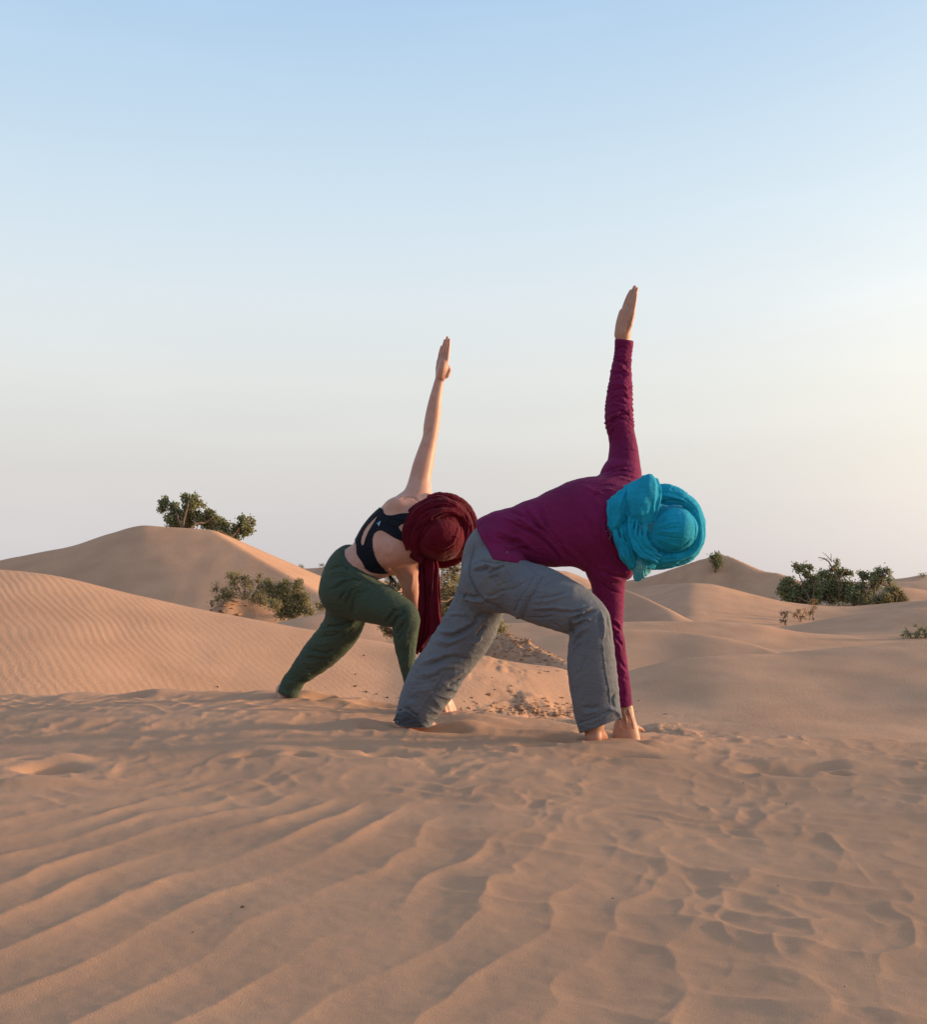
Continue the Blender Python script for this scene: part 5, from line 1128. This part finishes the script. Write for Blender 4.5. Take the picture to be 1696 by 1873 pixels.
plant('desert_tree', 'spreading dark green tree showing over the crest of the tall dune at left', 'tree',
      [([(352, 1000), (345, 975), (335, 950), (318, 930)], 3.2), ([(352, 1000), (348, 960), (350, 925), (345, 912)], 3), ([(352, 1000), (365, 965), (385, 955), (392, 945)], 2.6), ([(352, 1000), (385, 985), (410, 975), (430, 982), (442, 965), (455, 958)], 2.4)],
      [(304, 913, 4), (302, 920, 7), (296, 932, 6), (312, 925, 8), (318, 938, 9), (309, 947, 7), (330, 942, 8), (336, 906, 4), (340, 914, 7), (350, 912, 8), (355, 925, 8), (342, 930, 8), (345, 946, 11), (322, 955, 13, 1.5), (338, 960, 13, 1.5), (357, 916, 6), (367, 922, 5), (362, 940, 7), (368, 950, 7), (372, 925, 3),
       (381, 936, 4), (382, 946, 7), (389, 944, 8), (390, 956, 9), (375, 960, 11, 1.4), (398, 964, 10, 1.4), (404, 952, 5), (411, 960, 7), (395, 974, 9, 1.3), (425, 970, 5), (429, 964, 4), (444, 950, 6), (450, 958, 8), (454, 970, 7), (436, 962, 5), (421, 980, 6), (447, 977, 5), (437, 972, 6), (433, 983, 4), (463, 957, 3), (458, 948, 3), (410, 972, 7)],
      27.3, on_dune(352, 968, 26.2, 28)*[1, 1, 1]-[0, 0, .15], leaf=.085, n=95, seed=1, twig=.012, thin=.7)
plant('dry_bush', 'grey brown twiggy bush on the sand mound, left of the olive bush', 'bush',
      [([(438, 1097), (435, 1080), (425, 1055)], 1.0), ([(442, 1097), (445, 1080), (452, 1055)], 1.4), ([(440, 1096), (420, 1082), (385, 1075)], .8), ([(440, 1098), (415, 1090), (395, 1098)], .7), ([(455, 1097), (465, 1080), (477, 1055)], .9), ([(430, 1097), (408, 1080), (398, 1062)], .6), ([(425, 1098), (405, 1100), (388, 1110)], .6), ([(450, 1097), (458, 1070), (466, 1050)], .7)],
      [(422, 1052, 8, .8), (433, 1053, 7, .8), (441, 1058, 8, .8), (425, 1068, 10, .6), (412, 1080, 10, .5), (420, 1088, 9, .9), (435, 1085, 8, .4), (455, 1060, 8, .5), (460, 1075, 10, .4), (472, 1062, 7, .7), (475, 1052, 4, .8), (470, 1090, 9, .8), (478, 1078, 8, .5), (395, 1072, 7, .25), (392, 1082, 8, .2), (400, 1095, 9, .3), (448, 1070, 8, .5), (478, 1100, 6, .9), (388, 1102, 6, .15), (482, 1086, 9, .8), (487, 1101, 9, .9), (465, 1098, 8, .8), (448, 1092, 8, .6), (410, 1093, 10, .6)],
      17.6, on_dune(440, 1100, 16, 19), leaf=.045, n=95, mat=MAT_LEAF2, bark=MAT_TWIG, twig=.007, twigs=9, seed=2, thin=.4)
plant('olive_bush', 'dense olive green bush at the right end of the sand mound', 'bush',
      [([(515, 1125), (500, 1100), (492, 1070)], 1.2), ([(520, 1128), (525, 1100), (522, 1075)], 1.2), ([(530, 1130), (542, 1100), (546, 1068)], 1.2), ([(535, 1130), (555, 1115), (565, 1110)], 1)],
      [(490, 1065, 7, .9), (494, 1078, 11, .9), (502, 1090, 13, 1.1), (515, 1072, 8), (524, 1068, 7), (520, 1088, 13, 1.1), (546, 1066, 6), (543, 1076, 8), (542, 1092, 12, 1.1), (556, 1092, 9), (530, 1108, 14, 1.2), (552, 1108, 13, 1.2), (562, 1116, 8, 1.1), (517, 1120, 11, 1.2), (535, 1124, 12, 1.2), (505, 1106, 10, 1), (570, 1122, 4), (480, 1072, 5, .6)],
      17.0, on_dune(530, 1131, 15.9, 18), leaf=.05, n=135, mat=MAT_LEAF2, bark=MAT_TWIG, twig=.006, twigs=3, seed=3, thin=.45)
plant('low_bush', 'small low olive bush just right of the dense bush, half hidden by green trousers', 'bush',
      [([(588, 1114), (590, 1108)], .6)], [(580, 1108, 5), (591, 1110, 6), (598, 1109, 5), (585, 1112, 4)], 18.5, on_dune(588, 1116, 16.2, 22), leaf=.05, n=60, mat=MAT_LEAF2, seed=4)
plant('feathery_tree', 'loose feathery green tree between the two people, with a bent dark trunk', 'tree',
      [([(664, 1178), (661, 1160), (667, 1140), (680, 1120), (720, 1095), (770, 1085)], 6.5), ([(770, 1090), (800, 1070), (830, 1040)], 2.5), ([(770, 1090), (810, 1100), (835, 1090)], 2.5), ([(740, 1100), (790, 1130), (850, 1140), (905, 1145)], 2.5), ([(700, 1110), (715, 1080), (730, 1070)], 2), ([(690, 1115), (705, 1140), (720, 1155)], 2)],
      [(836, 1026, 7, .6), (826, 1035, 8, .5), (812, 1036, 8, .5), (842, 1040, 8, .6), (830, 1052, 12, .8), (812, 1060, 10, .7), (843, 1062, 8, .8), (825, 1075, 13, .9), (808, 1085, 12, .8), (840, 1085, 9, .6), (818, 1102, 12, .6), (835, 1108, 8, .7), (800, 1120, 14, 1), (820, 1125, 12, .9), (845, 1128, 12, .9), (870, 1135, 13, 1), (893, 1142, 12, 1), (912, 1143, 10, 1), (920, 1152, 7, .8),
       (716, 1060, 9, .8), (728, 1072, 9, .8), (742, 1088, 8, .8), (700, 1145, 7, .8), (708, 1156, 8, .8), (722, 1160, 9, .9), (736, 1152, 9, .9), (760, 1100, 14), (775, 1060, 13), (790, 1090, 13), (765, 1130, 14), (785, 1150, 12), (850, 1100, 12, .8), (870, 1110, 12, .8)],
      12.6, np.array([P(664, 1178, 12.0)[0], 12.0, P(664, 1178, 12.0)[2]]), leaf=.055, n=80, mat=MAT_LEAF2, twig=.006, twigs=5, seed=5, thin=.3)
plant('lone_tree', 'small lone green tree on the slope just below the pointed far dune peak', 'tree',
      [([(1309, 1047), (1311, 1038), (1313, 1020)], 1.5), ([(1310, 1040), (1305, 1028)], 1)],
      [(1303, 1019, 4), (1309, 1016, 4), (1314, 1014, 4), (1319, 1020, 4), (1310, 1024, 6, 1.2), (1315, 1029, 6, 1.2), (1308, 1032, 5), (1301, 1027, 3, .5), (1320, 1033, 3, .6), (1313, 1036, 4)], on_dune(1309, 1047, 45, 57)[1], on_dune(1309, 1047, 45, 57), leaf=.16, n=70, seed=6, twig=.02)
plant('green_bush', 'broad dark green bush at the left end of the thicket on the right', 'bush',
      [([(1478, 1105), (1470, 1080), (1462, 1045)], 2), ([(1480, 1105), (1485, 1075), (1480, 1045)], 2), ([(1475, 1105), (1450, 1088), (1435, 1072)], 2)],
      [(1440, 1063, 7), (1432, 1072, 7), (1430, 1080, 6), (1445, 1083, 12, 1.2), (1460, 1080, 13, 1.2), (1475, 1087, 15, 1.3), (1463, 1095, 12, 1.3), (1480, 1068, 9), (1457, 1035, 5, .8), (1464, 1042, 6), (1472, 1036, 5, .8), (1482, 1038, 5), (1475, 1050, 6), (1490, 1058, 8), (1492, 1080, 12, 1.2), (1449, 1062, 6), (1440, 1092, 8, 1.2), (1488, 1097, 9, 1.2), (1450, 1095, 11, 1.3), (1470, 1098, 12, 1.3), (1500, 1092, 12, 1.3)],
      37.5, np.array([P(1478, 1108, 37)[0], 37, bg_z(P(1478, 1108, 37)[0], 37)]), leaf=.11, n=125, seed=7, twig=.02)
plant('bare_topped_tree', 'green tree with bare pale branches sticking out of its top, middle of the thicket', 'tree',
      [([(1527, 1100), (1526, 1070), (1520, 1040), (1511, 1024), (1500, 1020)], 2.2), ([(1520, 1042), (1526, 1028), (1532, 1022)], 1.2), ([(1514, 1028), (1508, 1018), (1503, 1011)], .9), ([(1512, 1026), (1517, 1017), (1519, 1012)], .9), ([(1506, 1023), (1499, 1025)], .7), ([(1526, 1065), (1540, 1045), (1552, 1048)], 1.6), ([(1510, 1102), (1505, 1080), (1503, 1055)], 1.8), ([(1545, 1078), (1556, 1068), (1565, 1062)], 1.6)],
      [(1503, 1053, 10), (1512, 1050, 8), (1520, 1058, 10), (1525, 1070, 13, 1.2), (1541, 1046, 7), (1533, 1032, 4, .6), (1527, 1040, 5, .7), (1550, 1048, 6), (1559, 1050, 4), (1505, 1072, 13, 1.2), (1545, 1068, 10), (1514, 1083, 9), (1532, 1026, 3, .5), (1505, 1090, 9, 1.2), (1548, 1082, 8, 1.1), (1536, 1054, 7, .8), (1530, 1088, 11, 1.2), (1545, 1093, 10, 1.2), (1520, 1095, 11, 1.2)],
      38, np.array([P(1527, 1104, 37.5)[0], 37.5, bg_z(P(1527, 1104, 37.5)[0], 37.5)]), leaf=.11, n=105, seed=8, twig=.02, twigs=4)
plant('arching_tree', 'open branched tree arching over a gap at the right of the thicket', 'tree',
      [([(1588, 1106), (1592, 1080), (1602, 1065), (1618, 1050)], 2.2), ([(1588, 1104), (1578, 1080), (1580, 1060)], 2), ([(1560, 1104), (1568, 1088), (1575, 1075)], 1.6), ([(1602, 1066), (1618, 1070), (1628, 1075)], 1.6)],
      [(1577, 1048, 5, .7), (1585, 1053, 8), (1596, 1062, 9), (1607, 1050, 8), (1608, 1040, 4, .6), (1621, 1042, 5), (1628, 1047, 5), (1616, 1058, 9), (1562, 1075, 9), (1570, 1087, 11, 1.2), (1590, 1088, 8), (1625, 1060, 5), (1598, 1052, 6), (1562, 1098, 8, 1.2), (1580, 1072, 9), (1630, 1070, 4, .6), (1592, 1100, 7), (1558, 1088, 12, 1.3), (1575, 1097, 10, 1.3), (1603, 1072, 9)],
      37.5, np.array([P(1586, 1108, 37)[0], 37, bg_z(P(1586, 1108, 37)[0], 37)]), leaf=.10, n=100, mat=MAT_LEAF, seed=9, twig=.02, twigs=4)
plant('yellowish_bush', 'round yellowish green bush closing the thicket at its right end', 'bush',
      [([(1630, 1106), (1635, 1090), (1645, 1078)], 1.5)],
      [(1634, 1078, 8), (1642, 1082, 8), (1628, 1086, 10, 1.2), (1617, 1092, 10, 1.2), (1606, 1098, 8, 1.2), (1650, 1090, 6), (1657, 1096, 4, .8), (1640, 1095, 9, 1.1), (1622, 1100, 8, 1.2)],
      36.5, np.array([P(1630, 1106, 36)[0], 36, bg_z(P(1630, 1106, 36)[0], 36)]), leaf=.11, n=125, mat=MAT_LEAF2, seed=10, twig=.02)
for (u, v0, v1, w, lab, sd, mt) in ((1437, 1118, 1144, 8, 'thin grey dry shrub, leftmost of the three before the thicket', 11, MAT_TWIG), (1464, 1112, 1137, 12, 'low dry shrub with amber leaves, middle of the three before the thicket', 12, MAT_LEAF3), (1487, 1097, 1134, 8, 'tall narrow amber shrub, nearest the thicket of the three dry ones', 13, MAT_LEAF3)):
    b0 = on_dune(u, v1, 24, 33); Yp = b0[1]; hgt = v1-v0; g = np.random.default_rng(sd)
    lim = [([(u+g.normal()*2, v1+1), (u+dx*.5, v1-hgt*.5), (u+dx, v0+abs(dx)*.5)], .6) for dx in (-w*.9, -w*.4, w*.2, w*.8)]
    cl = [(u+g.uniform(-w, w), v0+hgt*g.uniform(0, .75), g.uniform(2, 4), .7) for _ in range(14)]
    plant('dry_shrub', lab, 'shrub', lim, cl, Yp, b0, leaf=.06, n=30 if sd > 11 else 12, mat=mt, bark=MAT_TWIG, seed=sd, twig=.008, twigs=3, group='dry shrubs before the thicket')
b0 = on_dune(1675, 1167, 12.5, 22)
plant('green_bush', 'low dark green bush cut by the right edge of the picture', 'bush',
      [([(1668, 1167), (1665, 1158), (1660, 1150)], .8), ([(1685, 1167), (1680, 1155), (1677, 1142)], .8), ([(1695, 1167), (1692, 1156), (1700, 1148)], .8)],
      [(1652, 1162, 4), (1659, 1156, 4), (1666, 1161, 6), (1675, 1162, 6), (1683, 1160, 6), (1692, 1153, 6), (1697, 1162, 8), (1677, 1144, 2.5), (1660, 1149, 2), (1705, 1155, 9), (1718, 1160, 8), (1686, 1150, 3)], b0[1], b0, leaf=.05, n=55, seed=14, twig=.006, mat=MAT_LEAF)
for (u, v, r, Y, lab, sd) in ((551, 1036, 4, 34, 'tiny bush on the skyline above the green waistband, where the lit flank runs out', 15), (588, 1033, 3, 74, 'faint far bush on the small distant dune left of the green trousers', 16), (1690, 1051, 5, 86, 'far small bush on the horizon at the right edge', 17)):
    x = (u-848)*Y/F
    plant('distant_bush', lab, 'bush', [([(u, v+4), (u, v)], .5)], [(u-2, v, r), (u+3, v+1, r*.8), (u, v-1, r*.7)], Y, (x, Y, P(u, v+4, Y)[2]), leaf=Y*.0014, n=60, seed=sd, twig=.01)

# ------------------------------------------------------------------ clods, chips and litter on the sand
cm_ = M('dry_clod', .95, .1); cm_.color(cm_.mix(cm_.mr(cm_.noise(9, 4), .35, .65, 0, 1), (0.30, 0.165, 0.10), (0.42, 0.23, 0.135))); MAT_CLOD = cm_.m
cm_ = M('dark_litter', .9, .1); cm_.color((0.15, 0.085, 0.055)); MAT_LITTER = cm_.m
def chunk(Vs, Fs, c, s, g, flat=.5):
    k = len(Vs); t = g.normal(size=(8, 3))*.22
    B = np.array([[x, y, z] for x in (-1, 1) for y in (-1, 1) for z in (-1, 1)])*.5+t
    a = g.uniform(0, 6.28); R_ = np.array([[math.cos(a), -math.sin(a), 0], [math.sin(a), math.cos(a), 0], [0, 0, flat]])
    for b in B: Vs.append(c+(R_@b)*s*np.array([1, 1, 1]))
    for f in ((0, 1, 3, 2), (4, 6, 7, 5), (0, 4, 5, 1), (2, 3, 7, 6), (0, 2, 6, 4), (1, 5, 7, 3)): Fs.append(tuple(k+i for i in f))
g = np.random.default_rng(31); Vs = []; Fs = []
for _ in range(300):
    u = g.normal(955, 55); v = 1150+abs(g.normal())*24+max(0, (u-930))*.42
    if v > 1235 or u > 1060 or u < 860: continue
    p = on_dune(u, v, 10.5, 15); chunk(Vs, Fs, p, g.uniform(.006, .026)*(1 if g.random() < .93 else 2.2), g, .4)
for _ in range(260):
    u = g.normal(960, 90); v = g.normal(1300, 14)
    if v > 1335: continue
    p = on_dune(u, v, 6.8, 11); chunk(Vs, Fs, p, g.uniform(.008, .03), g, .4)
for _ in range(16):
    p = on_dune(g.normal(425, 30), g.normal(1118, 12), 15, 19); chunk(Vs, Fs, p, g.uniform(.03, .08), g, .3)
tag(mesh_obj('dry_clods', np.array(Vs), Fs, MAT_CLOD, smooth=False), kind='stuff')
def near_point(u, v):
    ys = np.linspace(1.2, 7.5, 900); zr = CZ-(v-HV)*ys/F; zz = fg_height((u-848)*ys/F, ys); k = np.argmax(zz >= zr); return np.array([(u-848)*ys[k]/F, ys[k], zz[k]])
Vs = []; Fs = []
for _ in range(26):
    u, v = g.uniform(0, 1696), 1290+580*g.random()**1.7
    p = near_point(u, v); chunk(Vs, Fs, p, g.uniform(.0010, .0035), g, .6)
for (u, v) in ((650, 1256), (670, 1266), (688, 1270), (708, 1276), (398, 1257), (665, 1200), (650, 1234), (900, 1240), (935, 1255), (905, 1262)):
    p = on_dune(u, v, 6.5, 11.5); chunk(Vs, Fs, p, g.uniform(.010, .022), g, .6)
tag(mesh_obj('litter_specks', np.array(Vs), Fs, MAT_LITTER, smooth=False), kind='stuff')
# one larger chip lying alone in the foreground
p = near_point(443, 1663); Vs = []; Fs = []
tube_geo(spline([p+np.array([-.0035, 0, .001]), p+np.array([0, .001, .0028]), p+np.array([.0040, .002, .0018])], 4), [.0006, .0012, .0016, .0019, .0020, .0019, .0016, .0012, .0006], 6, Vs, Fs)
tag(mesh_obj('wood_chip', np.array(Vs), Fs, MAT_LITTER), 'tiny dark wood chip lying alone on the rippled foreground sand', 'wood chip')
print('all', time.time()-T0)
